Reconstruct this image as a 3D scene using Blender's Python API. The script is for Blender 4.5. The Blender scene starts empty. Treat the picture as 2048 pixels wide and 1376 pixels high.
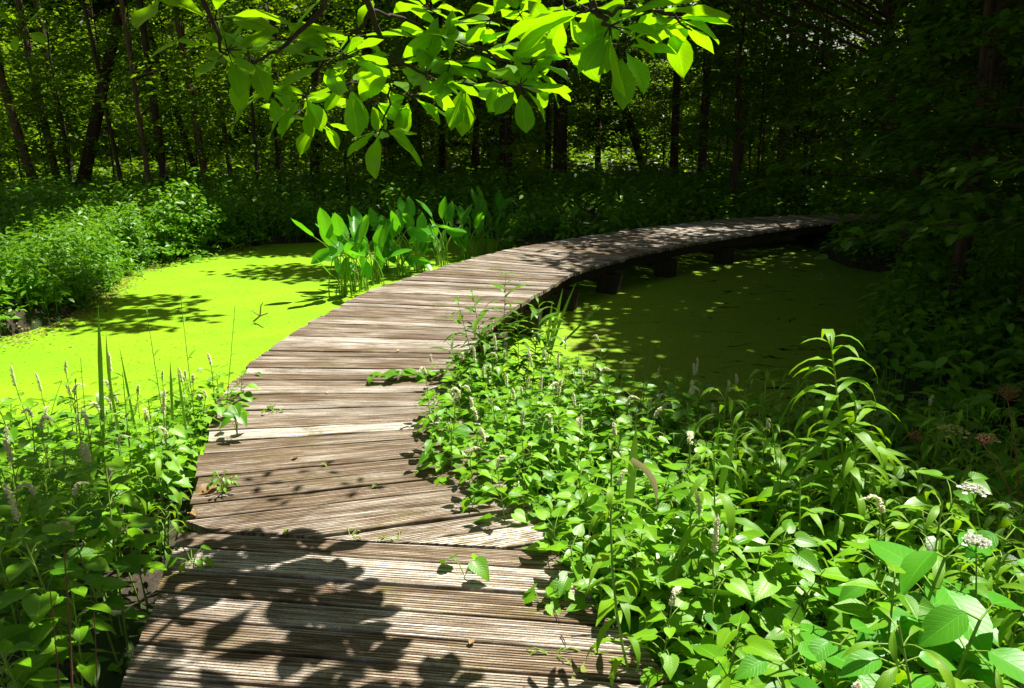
import bpy, math, random
import numpy as np
from mathutils import Vector, Matrix
R = np.random.default_rng(7)
random.seed(7)
sc = bpy.context.scene
COL = sc.collection
# ------------------------------------------------------------------ camera, sky, sun, exposure
F_PX, PITCH, CAM_H = 1550.0, math.radians(15.1), 1.6      # 2048x1376 pixel units; deck top is z = 0
cam = bpy.data.cameras.new('camera'); co = bpy.data.objects.new('camera', cam); COL.objects.link(co)
co.location = (0, 0, CAM_H); co.rotation_euler = (math.pi/2 - PITCH, 0, 0)
cam.sensor_width = 36; cam.lens = 36*F_PX/2048; cam.clip_start = .05; cam.clip_end = 1500
sc.camera = co
SH = (-.34, -.22)                                          # shadow shift per metre of height
sdir = Vector((-SH[0], -SH[1], 1)).normalized()
world = bpy.data.worlds.new('World'); sc.world = world; world.use_nodes = True
wn = world.node_tree.nodes; wn.clear()
sky = wn.new('ShaderNodeTexSky'); sky.sky_type = 'NISHITA'; sky.sun_disc = False
sky.sun_elevation = math.asin(sdir.z); sky.sun_rotation = math.atan2(sdir.x, sdir.y)
bg = wn.new('ShaderNodeBackground'); bg.inputs[1].default_value = .052
wo = wn.new('ShaderNodeOutputWorld')
tint = wn.new('ShaderNodeMix'); tint.data_type = 'RGBA'; tint.blend_type = 'MULTIPLY'; tint.inputs[0].default_value = 1
tint.inputs[7].default_value = (1.25, 1.0, .72, 1)          # the photograph's warm white balance
world.node_tree.links.new(sky.outputs[0], tint.inputs[6]); world.node_tree.links.new(tint.outputs[2], bg.inputs[0]); world.node_tree.links.new(bg.outputs[0], wo.inputs[0])
sl = bpy.data.lights.new('sun', 'SUN'); sl.energy = 5; sl.angle = math.radians(.55); sl.color = (1, .96, .88)
so = bpy.data.objects.new('sun', sl); COL.objects.link(so)
so.rotation_euler = sdir.to_track_quat('Z', 'Y').to_euler()
sc.view_settings.view_transform = 'Standard'; sc.view_settings.look = 'None'
sc.view_settings.exposure = 1.05; sc.view_settings.gamma = 1
sc.cycles.max_bounces = 5; sc.cycles.diffuse_bounces = 2; sc.cycles.transmission_bounces = 4
sc.cycles.glossy_bounces = 2; sc.cycles.transparent_max_bounces = 4

def ray(u, v):
    cp, sp = math.cos(PITCH), math.sin(PITCH)
    x, y = (u-1024)/F_PX, (688-v)/F_PX
    return (x, cp+y*sp, -sp+y*cp)
def P(u, v, z=0.0):
    """world point where the view ray of photo pixel (u,v) meets height z"""
    d = ray(u, v); t = (z-CAM_H)/d[2]
    return np.array((d[0]*t, d[1]*t, z))
def PY(u, v, Y):
    """world point of photo pixel (u,v) at distance Y"""
    d = ray(u, v); t = Y/d[1]
    return np.array((d[0]*t, Y, CAM_H+d[2]*t))
WATER = -.45
LAND = -.30
# ------------------------------------------------------------------ materials
def mat(name):
    m = bpy.data.materials.new(name); m.use_nodes = True
    nt = m.node_tree; nt.nodes.clear()
    o = nt.nodes.new('ShaderNodeOutputMaterial')
    return m, nt, o
class N:
    """tiny node helper"""
    def __init__(s, nt): s.nt = nt
    def n(s, t, **k):
        x = s.nt.nodes.new(t)
        for a, b in k.items(): setattr(x, a, b)
        return x
    def l(s, a, b): s.nt.links.new(a, b)
    def set(s, sock, v):
        if hasattr(v, 'links') or isinstance(v, bpy.types.NodeSocket): s.l(v, sock)
        else: sock.default_value = v
    def math(s, op, a, b=0.0, c=0.0, clamp=False):
        x = s.n('ShaderNodeMath', operation=op, use_clamp=clamp)
        s.set(x.inputs[0], a); s.set(x.inputs[1], b); s.set(x.inputs[2], c); return x.outputs[0]
    def mix(s, f, a, b, blend='MIX'):
        x = s.n('ShaderNodeMix', data_type='RGBA', blend_type=blend)
        s.set(x.inputs[0], f)
        s.set(x.inputs[6], a if not isinstance(a, tuple) else (*a, 1)[:4]); s.set(x.inputs[7], b if not isinstance(b, tuple) else (*b, 1)[:4])
        return x.outputs[2]
    def ramp(s, f, stops):
        x = s.n('ShaderNodeValToRGB'); s.l(f, x.inputs[0]); e = x.color_ramp.elements
        while len(e) < len(stops): e.new(.5)
        for i, (p, c) in enumerate(stops):
            e[i].position = p; e[i].color = (*c, 1) if isinstance(c, tuple) else (c, c, c, 1)
        return x.outputs[0]
    def noise(s, vec, scale, detail=3, rough=.55, dist=0):
        x = s.n('ShaderNodeTexNoise'); x.inputs['Scale'].default_value = scale
        x.inputs['Detail'].default_value = detail; x.inputs['Roughness'].default_value = rough
        x.inputs['Distortion'].default_value = dist
        if vec is not None: s.l(vec, x.inputs['Vector'])
        return x.outputs[0]
    def vmul(s, v, m):
        x = s.n('ShaderNodeVectorMath', operation='MULTIPLY'); s.l(v, x.inputs[0]); x.inputs[1].default_value = m; return x.outputs[0]
def leaf_mat(name, cA, cB, trans=.4, vein=1.0, rough=.42, spec=.4, tcol=None, yellow=.25):
    m, nt, o = mat(name); g = N(nt)
    at = g.n('ShaderNodeAttribute', attribute_name='luv')
    sx = g.n('ShaderNodeSeparateXYZ'); g.l(at.outputs['Vector'], sx.inputs[0])
    x, y, r = sx.outputs
    ax = g.math('ABSOLUTE', x)
    rib = g.math('SUBTRACT', 1, g.math('MULTIPLY', ax, 14), clamp=True)
    side = g.math('PINGPONG', g.math('SUBTRACT', g.math('MULTIPLY', y, 9), g.math('MULTIPLY', ax, 2.6)), .5)
    sv = g.math('SUBTRACT', 1, g.math('MULTIPLY', side, 9), clamp=True)
    sv = g.math('MULTIPLY', sv, g.math('GREATER_THAN', ax, .05))
    veins = g.math('MULTIPLY', g.math('MAXIMUM', rib, g.math('MULTIPLY', sv, .45)), vein)
    c = g.mix(r, cA, cB)
    tc = g.n('ShaderNodeTexCoord')
    nz = g.noise(tc.outputs['Object'], 9, 2)
    c = g.mix(g.math('MULTIPLY', g.math('SUBTRACT', nz, .42, clamp=True), yellow*3, clamp=True), c, tuple(min(1, v*k) for v, k in zip(cB, (1.7, 1.15, .8))))
    c = g.mix(g.math('MULTIPLY', veins, .38), c, tuple(min(1, v*1.9+.02) for v in cB))
    p = g.n('ShaderNodeBsdfPrincipled'); g.l(c, p.inputs['Base Color'])
    p.inputs['Roughness'].default_value = rough; p.inputs['Specular IOR Level'].default_value = spec
    if vein > .5:
        b = g.n('ShaderNodeBump'); b.inputs['Strength'].default_value = .35; b.inputs['Distance'].default_value = .002
        g.l(g.math('SUBTRACT', 1, veins), b.inputs['Height']); g.l(b.outputs[0], p.inputs['Normal'])
    t = g.n('ShaderNodeBsdfTranslucent')
    tcol = tcol or (1.7, 1.5, .5)
    g.l(g.mix(1.0, c, tcol, 'MULTIPLY'), t.inputs[0])
    ms = g.n('ShaderNodeMixShader'); ms.inputs[0].default_value = trans
    g.l(p.outputs[0], ms.inputs[1]); g.l(t.outputs[0], ms.inputs[2]); g.l(ms.outputs[0], o.inputs[0])
    return m
def plain_mat(name, cA, cB, scale=20, rough=.7, spec=.3, bump=.3, stretch=(1, 1, 1), bdist=.01):
    m, nt, o = mat(name); g = N(nt)
    tc = g.n('ShaderNodeTexCoord'); v = g.vmul(tc.outputs['Object'], stretch)
    nz = g.noise(v, scale, 4, .6)
    c = g.mix(g.ramp(nz, [(.3, 0.0), (.7, 1.0)]), cA, cB)
    p = g.n('ShaderNodeBsdfPrincipled'); g.l(c, p.inputs['Base Color'])
    p.inputs['Roughness'].default_value = rough; p.inputs['Specular IOR Level'].default_value = spec
    b = g.n('ShaderNodeBump'); b.inputs['Strength'].default_value = bump; b.inputs['Distance'].default_value = bdist
    g.l(nz, b.inputs['Height']); g.l(b.outputs[0], p.inputs['Normal']); g.l(p.outputs[0], o.inputs[0])
    return m
M = {}
M['lizard'] = leaf_mat('lizard_tail_leaf', (.05, .20, .004), (.19, .43, .008), .30, 1.0, .38, .5)
M['bank'] = leaf_mat('bank_leaf', (.07, .22, .009), (.15, .35, .014), .38, .3)
M['forest'] = leaf_mat('forest_leaf', (.065, .18, .005), (.21, .38, .010), .48, 0.0)
M['forest_dark'] = leaf_mat('shade_leaf', (.04, .13, .008), (.11, .24, .012), .45, 0.0)  # darker forest leaf; the deep wood's shade is put into its colour
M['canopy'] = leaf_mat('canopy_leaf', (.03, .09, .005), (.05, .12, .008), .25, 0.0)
M['magnolia'] = leaf_mat('magnolia_leaf', (.11, .26, .005), (.16, .36, .006), .62, 1.0, .38, .4, (2.0, 1.8, .2), .12)
M['lance'] = leaf_mat('stalk_leaf', (.11, .28, .01), (.21, .42, .014), .42, .8, .45)
M['willow'] = leaf_mat('willow_leaf', (.05, .17, .008), (.12, .28, .012), .38, .5)
M['broad'] = leaf_mat('broad_leaf', (.065, .28, .014), (.10, .38, .018), .38, 1.0, .4)
M['arum'] = leaf_mat('arum_leaf', (.06, .25, .012), (.10, .36, .018), .5, .6, .35, .5)
M['blade'] = leaf_mat('grass_blade', (.07, .22, .02), (.12, .30, .03), .3, .2)
M['dead'] = leaf_mat('dead_leaf', (.16, .09, .03), (.40, .28, .12), .2, .6)
M['straw'] = leaf_mat('straw', (.48, .42, .22), (.60, .54, .32), .3, .3, .5, .3, (1, 1, .8), 0)
M['scrap'] = leaf_mat('leaf_scrap', (.14, .26, .02), (.30, .36, .06), .3, .6)
M['stem'] = plain_mat('green_stem', (.14, .26, .03), (.26, .40, .06), 30, .5, .2, .1, bdist=.0005)
M['redstem'] = plain_mat('reddish_stem', (.16, .06, .04), (.22, .11, .06), 30, .5, .2, .1, bdist=.0005)
M['spike'] = leaf_mat('flower_spike', (.80, .78, .55), (.92, .90, .76), .5, 0, .8, .2, (1, 1, .85), 0)
M['spike_old'] = leaf_mat('old_flower_spike', (.36, .38, .14), (.55, .52, .26), .5, 0, .8, .2, (1, 1, .8), 0)
M['white'] = leaf_mat('white_flower', (.80, .80, .72), (.88, .88, .82), .5, 0, .8, .2, (1, 1, .95), 0)
M['yellow'] = plain_mat('yellow_flower', (.45, .42, .10), (.60, .58, .22), 90, .8, .2, .1, bdist=.0005)
M['brown'] = plain_mat('dried_flower', (.12, .05, .03), (.25, .12, .07), 90, .8, .2, .1, bdist=.0005)
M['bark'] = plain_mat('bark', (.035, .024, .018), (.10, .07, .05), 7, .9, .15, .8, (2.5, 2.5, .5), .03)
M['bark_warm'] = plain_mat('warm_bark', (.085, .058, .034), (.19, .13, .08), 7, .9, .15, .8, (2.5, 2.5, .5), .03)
M['twig'] = plain_mat('pale_twig', (.16, .12, .08), (.26, .20, .13), 30, .7, .2, .1, bdist=.0005)
M['twig_dark'] = plain_mat('dark_twig', (.035, .025, .02), (.08, .06, .045), 30, .8, .2, .1, bdist=.0005)
M['post'] = plain_mat('post_wood', (.03, .022, .016), (.07, .05, .035), 8, .85, .2, .5, (4, 4, .5))

def wood_mat():
    m, nt, o = mat('weathered_decking'); g = N(nt)
    at = g.n('ShaderNodeAttribute', attribute_name='luv')      # x: metres along the plank, y: metres across, z: plank random
    sx = g.n('ShaderNodeSeparateXYZ'); g.l(at.outputs['Vector'], sx.inputs[0])
    s_, t_, r_ = sx.outputs
    cv = g.n('ShaderNodeCombineXYZ')
    g.l(g.math('MULTIPLY', s_, 2.6), cv.inputs[0]); g.l(g.math('MULTIPLY', t_, 130), cv.inputs[1]); g.l(g.math('MULTIPLY', r_, 57), cv.inputs[2])
    grain = g.noise(cv.outputs[0], 1.0, 5, .65, .35)
    cv2 = g.n('ShaderNodeCombineXYZ')
    g.l(g.math('MULTIPLY', s_, 2.2), cv2.inputs[0]); g.l(g.math('MULTIPLY', t_, 9), cv2.inputs[1]); g.l(g.math('MULTIPLY', r_, 31), cv2.inputs[2])
    blot = g.noise(cv2.outputs[0], 1.4, 4, .6)
    base = g.ramp(grain, [(.30, (.045, .025, .013)), (.43, (.115, .07, .037)), (.55, (.26, .185, .11)), (.67, (.62, .53, .39))])
    pale = g.ramp(grain, [(.31, (.10, .065, .037)), (.45, (.36, .285, .205)), (.57, (.88, .83, .73))])
    fac = g.math('ADD', g.math('MULTIPLY', g.math('POWER', r_, 2.0), 1.35), g.math('MULTIPLY', g.math('SUBTRACT', blot, .47), 2.2))
    fac = g.math('SUBTRACT', fac, .05, clamp=True)
    c = g.mix(fac, base, pale)
    tc = g.n('ShaderNodeTexCoord')
    big = g.noise(tc.outputs['Object'], 1.1, 5, .65)
    c = g.mix(g.math('MULTIPLY', g.ramp(big, [(.42, 0.0), (.62, 1.0)]), .30), c, (.11, .07, .045))
    moss = g.noise(tc.outputs['Object'], 3.3, 5, .7)
    mossf = g.math('MULTIPLY', g.ramp(moss, [(.56, 0.0), (.70, 1.0)]), .6)
    c = g.mix(mossf, c, (.16, .15, .02))
    fine = g.noise(tc.outputs['Object'], 160, 2, .8)
    c = g.mix(g.math('MULTIPLY', g.ramp(fine, [(.35, 1.0), (.55, 0.0)]), .45), c, (.05, .035, .022))
    p = g.n('ShaderNodeBsdfPrincipled'); g.l(c, p.inputs['Base Color']); p.inputs['Roughness'].default_value = .72
    p.inputs['Specular IOR Level'].default_value = .35
    b = g.n('ShaderNodeBump'); b.inputs['Strength'].default_value = .7; b.inputs['Distance'].default_value = .004
    g.l(grain, b.inputs['Height']); g.l(b.outputs[0], p.inputs['Normal']); g.l(p.outputs[0], o.inputs[0])
    return m
M['wood'] = wood_mat()
def ground_mat():
    m, nt, o = mat('forest_soil'); g = N(nt)
    ge = g.n('ShaderNodeNewGeometry'); v = ge.outputs['Position']
    a = g.noise(v, 1.3, 5, .6); b_ = g.noise(v, 22, 4, .7)
    c = g.mix(g.ramp(b_, [(.35, 0.0), (.65, 1.0)]), (.018, .012, .007), (.07, .05, .028))
    c = g.mix(g.ramp(a, [(.45, 0.0), (.6, 1.0)]), c, (.03, .06, .008))
    p = g.n('ShaderNodeBsdfPrincipled'); g.l(c, p.inputs['Base Color']); p.inputs['Roughness'].default_value = .9
    b = g.n('ShaderNodeBump'); b.inputs['Distance'].default_value = .05; g.l(b_, b.inputs['Height']); g.l(b.outputs[0], p.inputs['Normal'])
    g.l(p.outputs[0], o.inputs[0]); return m
M['ground'] = ground_mat()
def water_mat():
    m, nt, o = mat('duckweed_water'); g = N(nt)
    ge = g.n('ShaderNodeNewGeometry'); v = ge.outputs['Position']
    sx = g.n('ShaderNodeSeparateXYZ'); g.l(v, sx.inputs[0])
    fl = g.noise(v, 260, 2, .9)                     # single fronds
    br = g.noise(v, 1.1, 5, .6, .3)
    streak = g.noise(g.vmul(v, (1.0, 2.4, 1)), 3.2, 5, .72, 1.2)
    # the right pond carries more open water and film
    right = g.math('MULTIPLY', g.math('ADD', sx.outputs[0], g.math('MULTIPLY', g.math('SUBTRACT', 9.0, sx.outputs[1]), .32)), .4, clamp=True)
    c = g.mix(g.ramp(br, [(.35, 0.0), (.65, 1.0)]), (.19, .43, .001), (.27, .49, .002))
    cl = g.noise(v, 9, 5, .75, .5)
    c = g.mix(g.math('MULTIPLY', g.ramp(cl, [(.30, 1.0), (.52, 0.0)]), .38), c, (.12, .27, .004))
    c = g.mix(g.math('MULTIPLY', right, .6), c, (.19, .23, .025))  # film tint; part of the right pond's shade is put into this colour
    c = g.mix(g.math('MULTIPLY', g.ramp(fl, [(.35, 1.0), (.6, 0.0)]), .45), c, (.14, .28, .0))
    gr = g.noise(v, 38, 3, .8)
    c = g.mix(g.math('MULTIPLY', g.ramp(gr, [(.34, 1.0), (.50, 0.0)]), .5), c, (.10, .23, .003))
    pale = g.math('MULTIPLY', g.ramp(streak, [(.66, 0.0), (.70, 1.0)]), right)
    c = g.mix(pale, c, (.36, .42, .05))
    h = g.noise(g.vmul(v, (1.0, 2.4, 1)), 1.6, 7, .72, 1.6)
    thr = g.math('SUBTRACT', .72, g.math('MULTIPLY', right, .12))
    hole = g.math('GREATER_THAN', h, thr)
    speck = g.math('GREATER_THAN', g.noise(g.vmul(v, (1, 2, 1)), 26, 2, .6), .665)
    hole = g.math('MAXIMUM', hole, speck)
    p = g.n('ShaderNodeBsdfPrincipled'); g.l(c, p.inputs['Base Color']); p.inputs['Roughness'].default_value = .65
    p.inputs['Specular IOR Level'].default_value = .25
    b = g.n('ShaderNodeBump'); b.inputs['Distance'].default_value = .004; b.inputs['Strength'].default_value = .6
    g.l(fl, b.inputs['Height']); g.l(b.outputs[0], p.inputs['Normal'])
    w = g.n('ShaderNodeBsdfPrincipled'); w.inputs['Base Color'].default_value = (.010, .012, .004, 1); w.inputs['Roughness'].default_value = .08
    ms = g.n('ShaderNodeMixShader'); g.l(hole, ms.inputs[0]); g.l(p.outputs[0], ms.inputs[1]); g.l(w.outputs[0], ms.inputs[2])
    g.l(ms.outputs[0], o.inputs[0]); return m
M['water'] = water_mat()

# ------------------------------------------------------------------ mesh helpers
class B:
    def __init__(s): s.V = []; s.F = []; s.A = []; s.n = 0
    def add(s, V, F, A=None):
        V = np.asarray(V, float).reshape(-1, 3)
        s.V.append(V); s.F.append(np.asarray(F, int).reshape(-1, 4)+s.n)
        s.A.append(np.zeros_like(V) if A is None else np.asarray(A, float).reshape(-1, 3)); s.n += len(V)
        return s
    def build(s, name, m, parent=None, smooth=True):
        me = bpy.data.meshes.new(name)
        if s.V:
            V = np.concatenate(s.V).astype(np.float32); F = np.concatenate(s.F).astype(np.int32); A = np.concatenate(s.A).astype(np.float32)
            me.vertices.add(len(V)); me.vertices.foreach_set('co', V.ravel())
            me.loops.add(F.size); me.loops.foreach_set('vertex_index', F.ravel())
            me.polygons.add(len(F)); me.polygons.foreach_set('loop_start', np.arange(0, F.size, 4, dtype=np.int32))
            a = me.attributes.new('luv', 'FLOAT_VECTOR', 'POINT'); a.data.foreach_set('vector', A.ravel())
            me.polygons.foreach_set('use_smooth', np.full(len(F), smooth))
            me.update(calc_edges=True)
        me.materials.append(M[m])
        o = bpy.data.objects.new(name, me); COL.objects.link(o)
        if parent: o.parent = parent
        return o
def tag(o, label=None, cat=None, group=None, kind=None):
    for k, v in (('label', label), ('category', cat), ('group', group), ('kind', kind)):
        if v: o[k] = v
    return o
def empty(name, loc=(0, 0, 0), rz=0.0):
    o = bpy.data.objects.new(name, None); o.empty_display_size = .1; COL.objects.link(o)
    o.location = tuple(loc); o.rotation_euler = (0, 0, rz); return o
def dup(root):
    r = root.copy(); COL.objects.link(r)
    for ch in list(root.children):
        c = ch.copy(); COL.objects.link(c); c.parent = r
        for gch in ch.children:
            d = gch.copy(); COL.objects.link(d); d.parent = c
    return r
PR = dict(
    heart=([0, .06, .16, .3, .45, .62, .8, .92, 1], [.14, .33, .41, .395, .34, .25, .125, .045, .003]),
    ovate=([0, .12, .3, .5, .7, .88, 1], [.02, .17, .26, .26, .18, .07, .003]),
    magn=([0, .12, .3, .48, .62, .76, .87, .95, 1], [.012, .07, .15, .205, .225, .195, .12, .045, .003]),
    lance=([0, .12, .3, .5, .7, .88, 1], [.008, .045, .08, .085, .06, .025, .002]),
    paddle=([0, .1, .25, .45, .65, .82, .94, 1], [.05, .13, .195, .215, .19, .12, .045, .003]),
    blade=([0, .2, .4, .6, .8, 1], [.012, .014, .013, .011, .007, .0006]),
    broad=([0, .08, .22, .4, .58, .75, .9, 1], [.03, .17, .27, .30, .27, .18, .07, .003]))
def tpl(kind, fold=.25, droop=.15, c=1, wave=0.0, lobe=0.0, ph=0.0, wide=1.0):
    t, w = (np.array(a, float) for a in PR[kind]); n = len(t); w = w*wide
    s = np.linspace(-1, 1, 2*c+1)
    T, S = np.meshgrid(t, s, indexing='ij'); W = w[:, None]*np.ones_like(S)
    x = W*S
    y = T-lobe*np.abs(S)**1.5*np.clip(1-T*4.5, 0, 1)
    z = fold*np.abs(x)-droop*T**2+wave*np.abs(S)*np.sin(T*11+ph+S*1.3)
    if droop > .5:                                     # true arc for long hanging leaves
        y = np.sin(droop*T)/droop; z = -(1-np.cos(droop*T))/droop+fold*np.abs(x)+wave*np.abs(S)*np.sin(T*11+ph+S*1.3)
    V = np.stack([x, y, z], -1).reshape(-1, 3); A = np.stack([S, T, 0*S], -1).reshape(-1, 3)
    k = 2*c+1
    F = [[i*k+j, i*k+j+1, (i+1)*k+j+1, (i+1)*k+j] for i in range(n-1) for j in range(k-1)]
    return V, np.array(F), A
def diamond(l=1, w=.6):     # small far leaf: two quads folded
    V = np.array([(0, 0, 0), (w/2, .45, .06), (0, 1, -.1), (-w/2, .45, .06)])*np.array((1, l, 1))
    return V, np.array([[0, 1, 2, 3]]), np.array([(0, 0, 0), (1, .5, 0), (0, 1, 0), (-1, .5, 0)], float)
def nrmz(a): return a/np.maximum(np.linalg.norm(a, axis=-1, keepdims=True), 1e-9)
def inst(T, pos, d, n, size, rnd):
    V, F, A = T; N_ = len(pos)
    d = nrmz(np.asarray(d, float)); n = np.asarray(n, float); n = nrmz(n-(n*d).sum(-1, keepdims=True)*d); x = np.cross(d, n)
    size = np.broadcast_to(np.asarray(size, float), (N_,))[:, None, None]
    W = np.asarray(pos)[:, None, :]+size*(V[None, :, 0:1]*x[:, None, :]+V[None, :, 1:2]*d[:, None, :]+V[None, :, 2:3]*n[:, None, :])
    FF = F[None]+(np.arange(N_)*len(V))[:, None, None]
    AA = np.repeat(A[None], N_, 0).copy(); AA[:, :, 2] = np.asarray(rnd)[:, None]
    return W.reshape(-1, 3), FF.reshape(-1, 4), AA.reshape(-1, 3)
def tube(pts, r, k=6, cap=True):
    pts = np.asarray(pts, float); n = len(pts); r = np.broadcast_to(np.asarray(r, float), (n,))
    tg = nrmz(np.gradient(pts, axis=0)); ref = np.array((.31, .17, .93)) if abs(tg[0, 2]) < .8 else np.array((1., .1, 0))
    a = nrmz(np.cross(tg, ref)); b = np.cross(tg, a)
    th = np.arange(k)/k*2*math.pi
    V = pts[:, None]+r[:, None, None]*(np.cos(th)[None, :, None]*a[:, None]+np.sin(th)[None, :, None]*b[:, None])
    F = [[i*k+j, i*k+(j+1) % k, (i+1)*k+(j+1) % k, (i+1)*k+j] for i in range(n-1) for j in range(k)]
    A = np.zeros((n, k, 3)); A[:, :, 1] = np.linspace(0, 1, n)[:, None]
    return V.reshape(-1, 3), np.array(F), A.reshape(-1, 3)
def bez(p0, p1, p2, n=8):
    t = np.linspace(0, 1, n)[:, None]; p0, p1, p2 = map(np.asarray, (p0, p1, p2))
    return (1-t)**2*p0+2*t*(1-t)*p1+t**2*p2
def crand(n, s=1.0): return R.normal(0, s, (n, 3))
def pip(poly, x, y):
    poly = np.asarray(poly)[:, :2]; ins = np.zeros(np.shape(x), bool); j = len(poly)-1
    for i in range(len(poly)):
        xi, yi = poly[i]; xj, yj = poly[j]
        c = ((yi > y) != (yj > y)) & (x < (xj-xi)*(y-yi)/(yj-yi+1e-12)+xi); ins ^= c; j = i
    return ins
def pdist(poly, x, y, closed=True):
    poly = np.asarray(poly)[:, :2]; d = np.full(np.shape(x), 1e9)
    for i in range(len(poly) if closed else len(poly)-1):
        a = poly[i]; b = poly[(i+1) % len(poly)]; ab = b-a
        t = np.clip(((x-a[0])*ab[0]+(y-a[1])*ab[1])/(ab@ab+1e-12), 0, 1)
        d = np.minimum(d, np.hypot(x-a[0]-t*ab[0], y-a[1]-t*ab[1]))
    return d

# ------------------------------------------------------------------ boardwalk layout (edge pairs read from the photo)
near_pairs = [((205, 1500), (1560, 1600)), ((250, 1350), (1400, 1440)), ((285, 1262), (1325, 1345)), ((320, 1165), (1215, 1232)), ((358, 1062), (1118, 1104))]
curve_pairs = [((285, 1235), (1125, 1112)), ((330, 1135), (1080, 1028)), ((372, 1030), (1035, 955)), ((395, 955), (1000, 900)), ((412, 880), (966, 846)), ((425, 817), (938, 805)), ((470, 762), (918, 762)),
               ((520, 713), (915, 718)), ((600, 657), (968, 668)), ((680, 611), (1015, 625)), ((747, 578), (1072, 590)),
               ((897, 530), (1150, 546)), ((1010, 500), (1222, 524)), ((1068, 489), (1290, 506)), ((1190, 469), (1369, 490)), ((1300, 454), (1459, 474)),
               ((1455, 438), (1580, 456)), ((1600, 430), (1690, 443)), ((1760, 426), (1800, 436))]
def curve(pairs, step=.141):
    L = np.array([P(*a) for a, b in pairs]); Rr = np.array([P(*b) for a, b in pairs]); C = (L+Rr)/2
    s = np.r_[0, np.cumsum(np.linalg.norm(np.diff(C, axis=0), axis=1))]
    def smooth(A, q):       # Catmull-Rom through the pairs
        i = np.clip(np.searchsorted(s, q, 'right')-1, 0, len(s)-2); t = (q-s[i])/(s[i+1]-s[i])
        p1, p2 = A[i], A[i+1]; p0 = A[max(i-1, 0)]; p3 = A[min(i+2, len(A)-1)]
        return .5*((2*p1)+(-p0+p2)*t+(2*p0-5*p1+4*p2-p3)*t*t+(-p0+3*p1-3*p2+p3)*t**3)
    n = int(s[-1]/step); return [(smooth(L, s[-1]*k/n), smooth(Rr, s[-1]*k/n)) for k in range(n+1)]
near = curve(near_pairs); curv = curve(curve_pairs)
jA, jB = near[-1]                                       # the joint where the straight deck ends
jd = (jB-jA)[:2]; jn = np.array((-jd[1], jd[0])); jn /= np.linalg.norm(jn)
def planks(lines, clip=False):
    b = B(); NG = 9
    for k in range(len(lines)-1):
        (l0, r0), (l1, r1) = lines[k], lines[k+1]
        ov0, ov1 = R.normal(0, .012, 2); ax = nrmz(r0-l0)
        l0, l1, r0, r1 = l0-ax*ov0, l1-ax*ov0, r0+ax*ov1, r1+ax*ov1
        gp = .06
        a0, a1 = l0+(l1-l0)*gp, l0+(l1-l0)*(1-gp); b0, b1 = r0+(r1-r0)*gp, r0+(r1-r0)*(1-gp)
        w = np.linalg.norm(a1-a0); ln = np.linalg.norm(b0-a0); rnd = R.random()
        if clip:                                       # cut the first curved boards along the joint
            def cut(p, q):
                dp, dq = (p[:2]-jA[:2])@jn-.012, (q[:2]-jA[:2])@jn-.012
                if dp < 0 and dq < 0: return None
                if dp >= 0 and dq >= 0: return p, q
                t = dp/(dp-dq); m_ = p+(q-p)*t
                return (m_, q) if dp < 0 else (p, m_)
            c0, c1 = cut(a0, b0), cut(a1, b1)
            if c1 is None: continue
            if c0 is None:                             # the lower line lies wholly beyond the joint: a corner piece
                e0, e1 = (b0[:2]-jA[:2])@jn-.012, (b1[:2]-jA[:2])@jn-.012
                c0 = (c1[0]+(c1[1]-c1[0])*1e-3, b0+(b1-b0)*(e0/(e0-e1)))
            (a0, b0), (a1, b1) = c0, c1
        zj = R.normal(0, .0025); tilt = R.normal(0, .002)
        prof = [(0, -.035), (0, -.004), (.018, 0)]
        for q in range(NG):
            u = .04+.92*(q+.5)/NG; hw = .92/NG*.5
            prof += [(u-hw*.35, 0), (u-hw*.22, -.005), (u+hw*.22, -.005), (u+hw*.35, 0)]
        prof += [(.982, 0), (1, -.004), (1, -.035)]
        prof = np.array(prof); nu = 7
        U = np.linspace(0, 1, nu); warp = R.normal(0, .0012, nu)
        V = np.zeros((nu, len(prof), 3)); A = np.zeros_like(V)
        for i, uu in enumerate(U):
            e0 = a0+(b0-a0)*uu; e1 = a1+(b1-a1)*uu
            V[i] = e0+(e1-e0)*prof[:, :1]; V[i, :, 2] = prof[:, 1]+zj+warp[i]+tilt*(prof[:, 0]-.5)
            A[i, :, 0] = uu*ln; A[i, :, 1] = prof[:, 0]*w; A[i, :, 2] = rnd
        m_ = len(prof)
        Fq = [[i*m_+j, (i+1)*m_+j, (i+1)*m_+j+1, i*m_+j+1] for i in range(nu-1) for j in range(m_-1)]
        Fq += [[i*m_, i*m_+m_-1, (i+1)*m_+m_-1, (i+1)*m_] for i in range(nu-1)]
        for e in (0, nu-1):                            # ends as strips of quads
            o_ = e*m_; h = m_//2
            Fq += [[o_+j, o_+j+1, o_+m_-2-j, o_+m_-1-j] for j in range(h-1)]
        b.add(V, Fq, A)
    return b
bw = tag(empty('boardwalk', (0, 3, 0)), 'weathered grooved-plank boardwalk curving right across the green pond', 'boardwalk')
def kid(b, name, m, root, smooth=False):
    o = b.build(name, m, root, smooth); o.matrix_parent_inverse = Matrix.Translation(-Vector(root.location)); return o
d1 = kid(planks(near), 'straight_decking', 'wood', bw); d2 = kid(planks(curv, True), 'curved_decking', 'wood', bw)
def box(p, sx, sy, sz, rz=0):
    c, s = math.cos(rz), math.sin(rz); V = []
    for z in (-sz/2, sz/2):
        for x, y in ((-sx/2, -sy/2), (sx/2, -sy/2), (sx/2, sy/2), (-sx/2, sy/2)): V.append((p[0]+x*c-y*s, p[1]+x*s+y*c, p[2]+z))
    return V, [[0, 3, 2, 1], [4, 5, 6, 7], [0, 1, 5, 4], [1, 2, 6, 5], [2, 3, 7, 6], [3, 0, 4, 7]]
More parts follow.
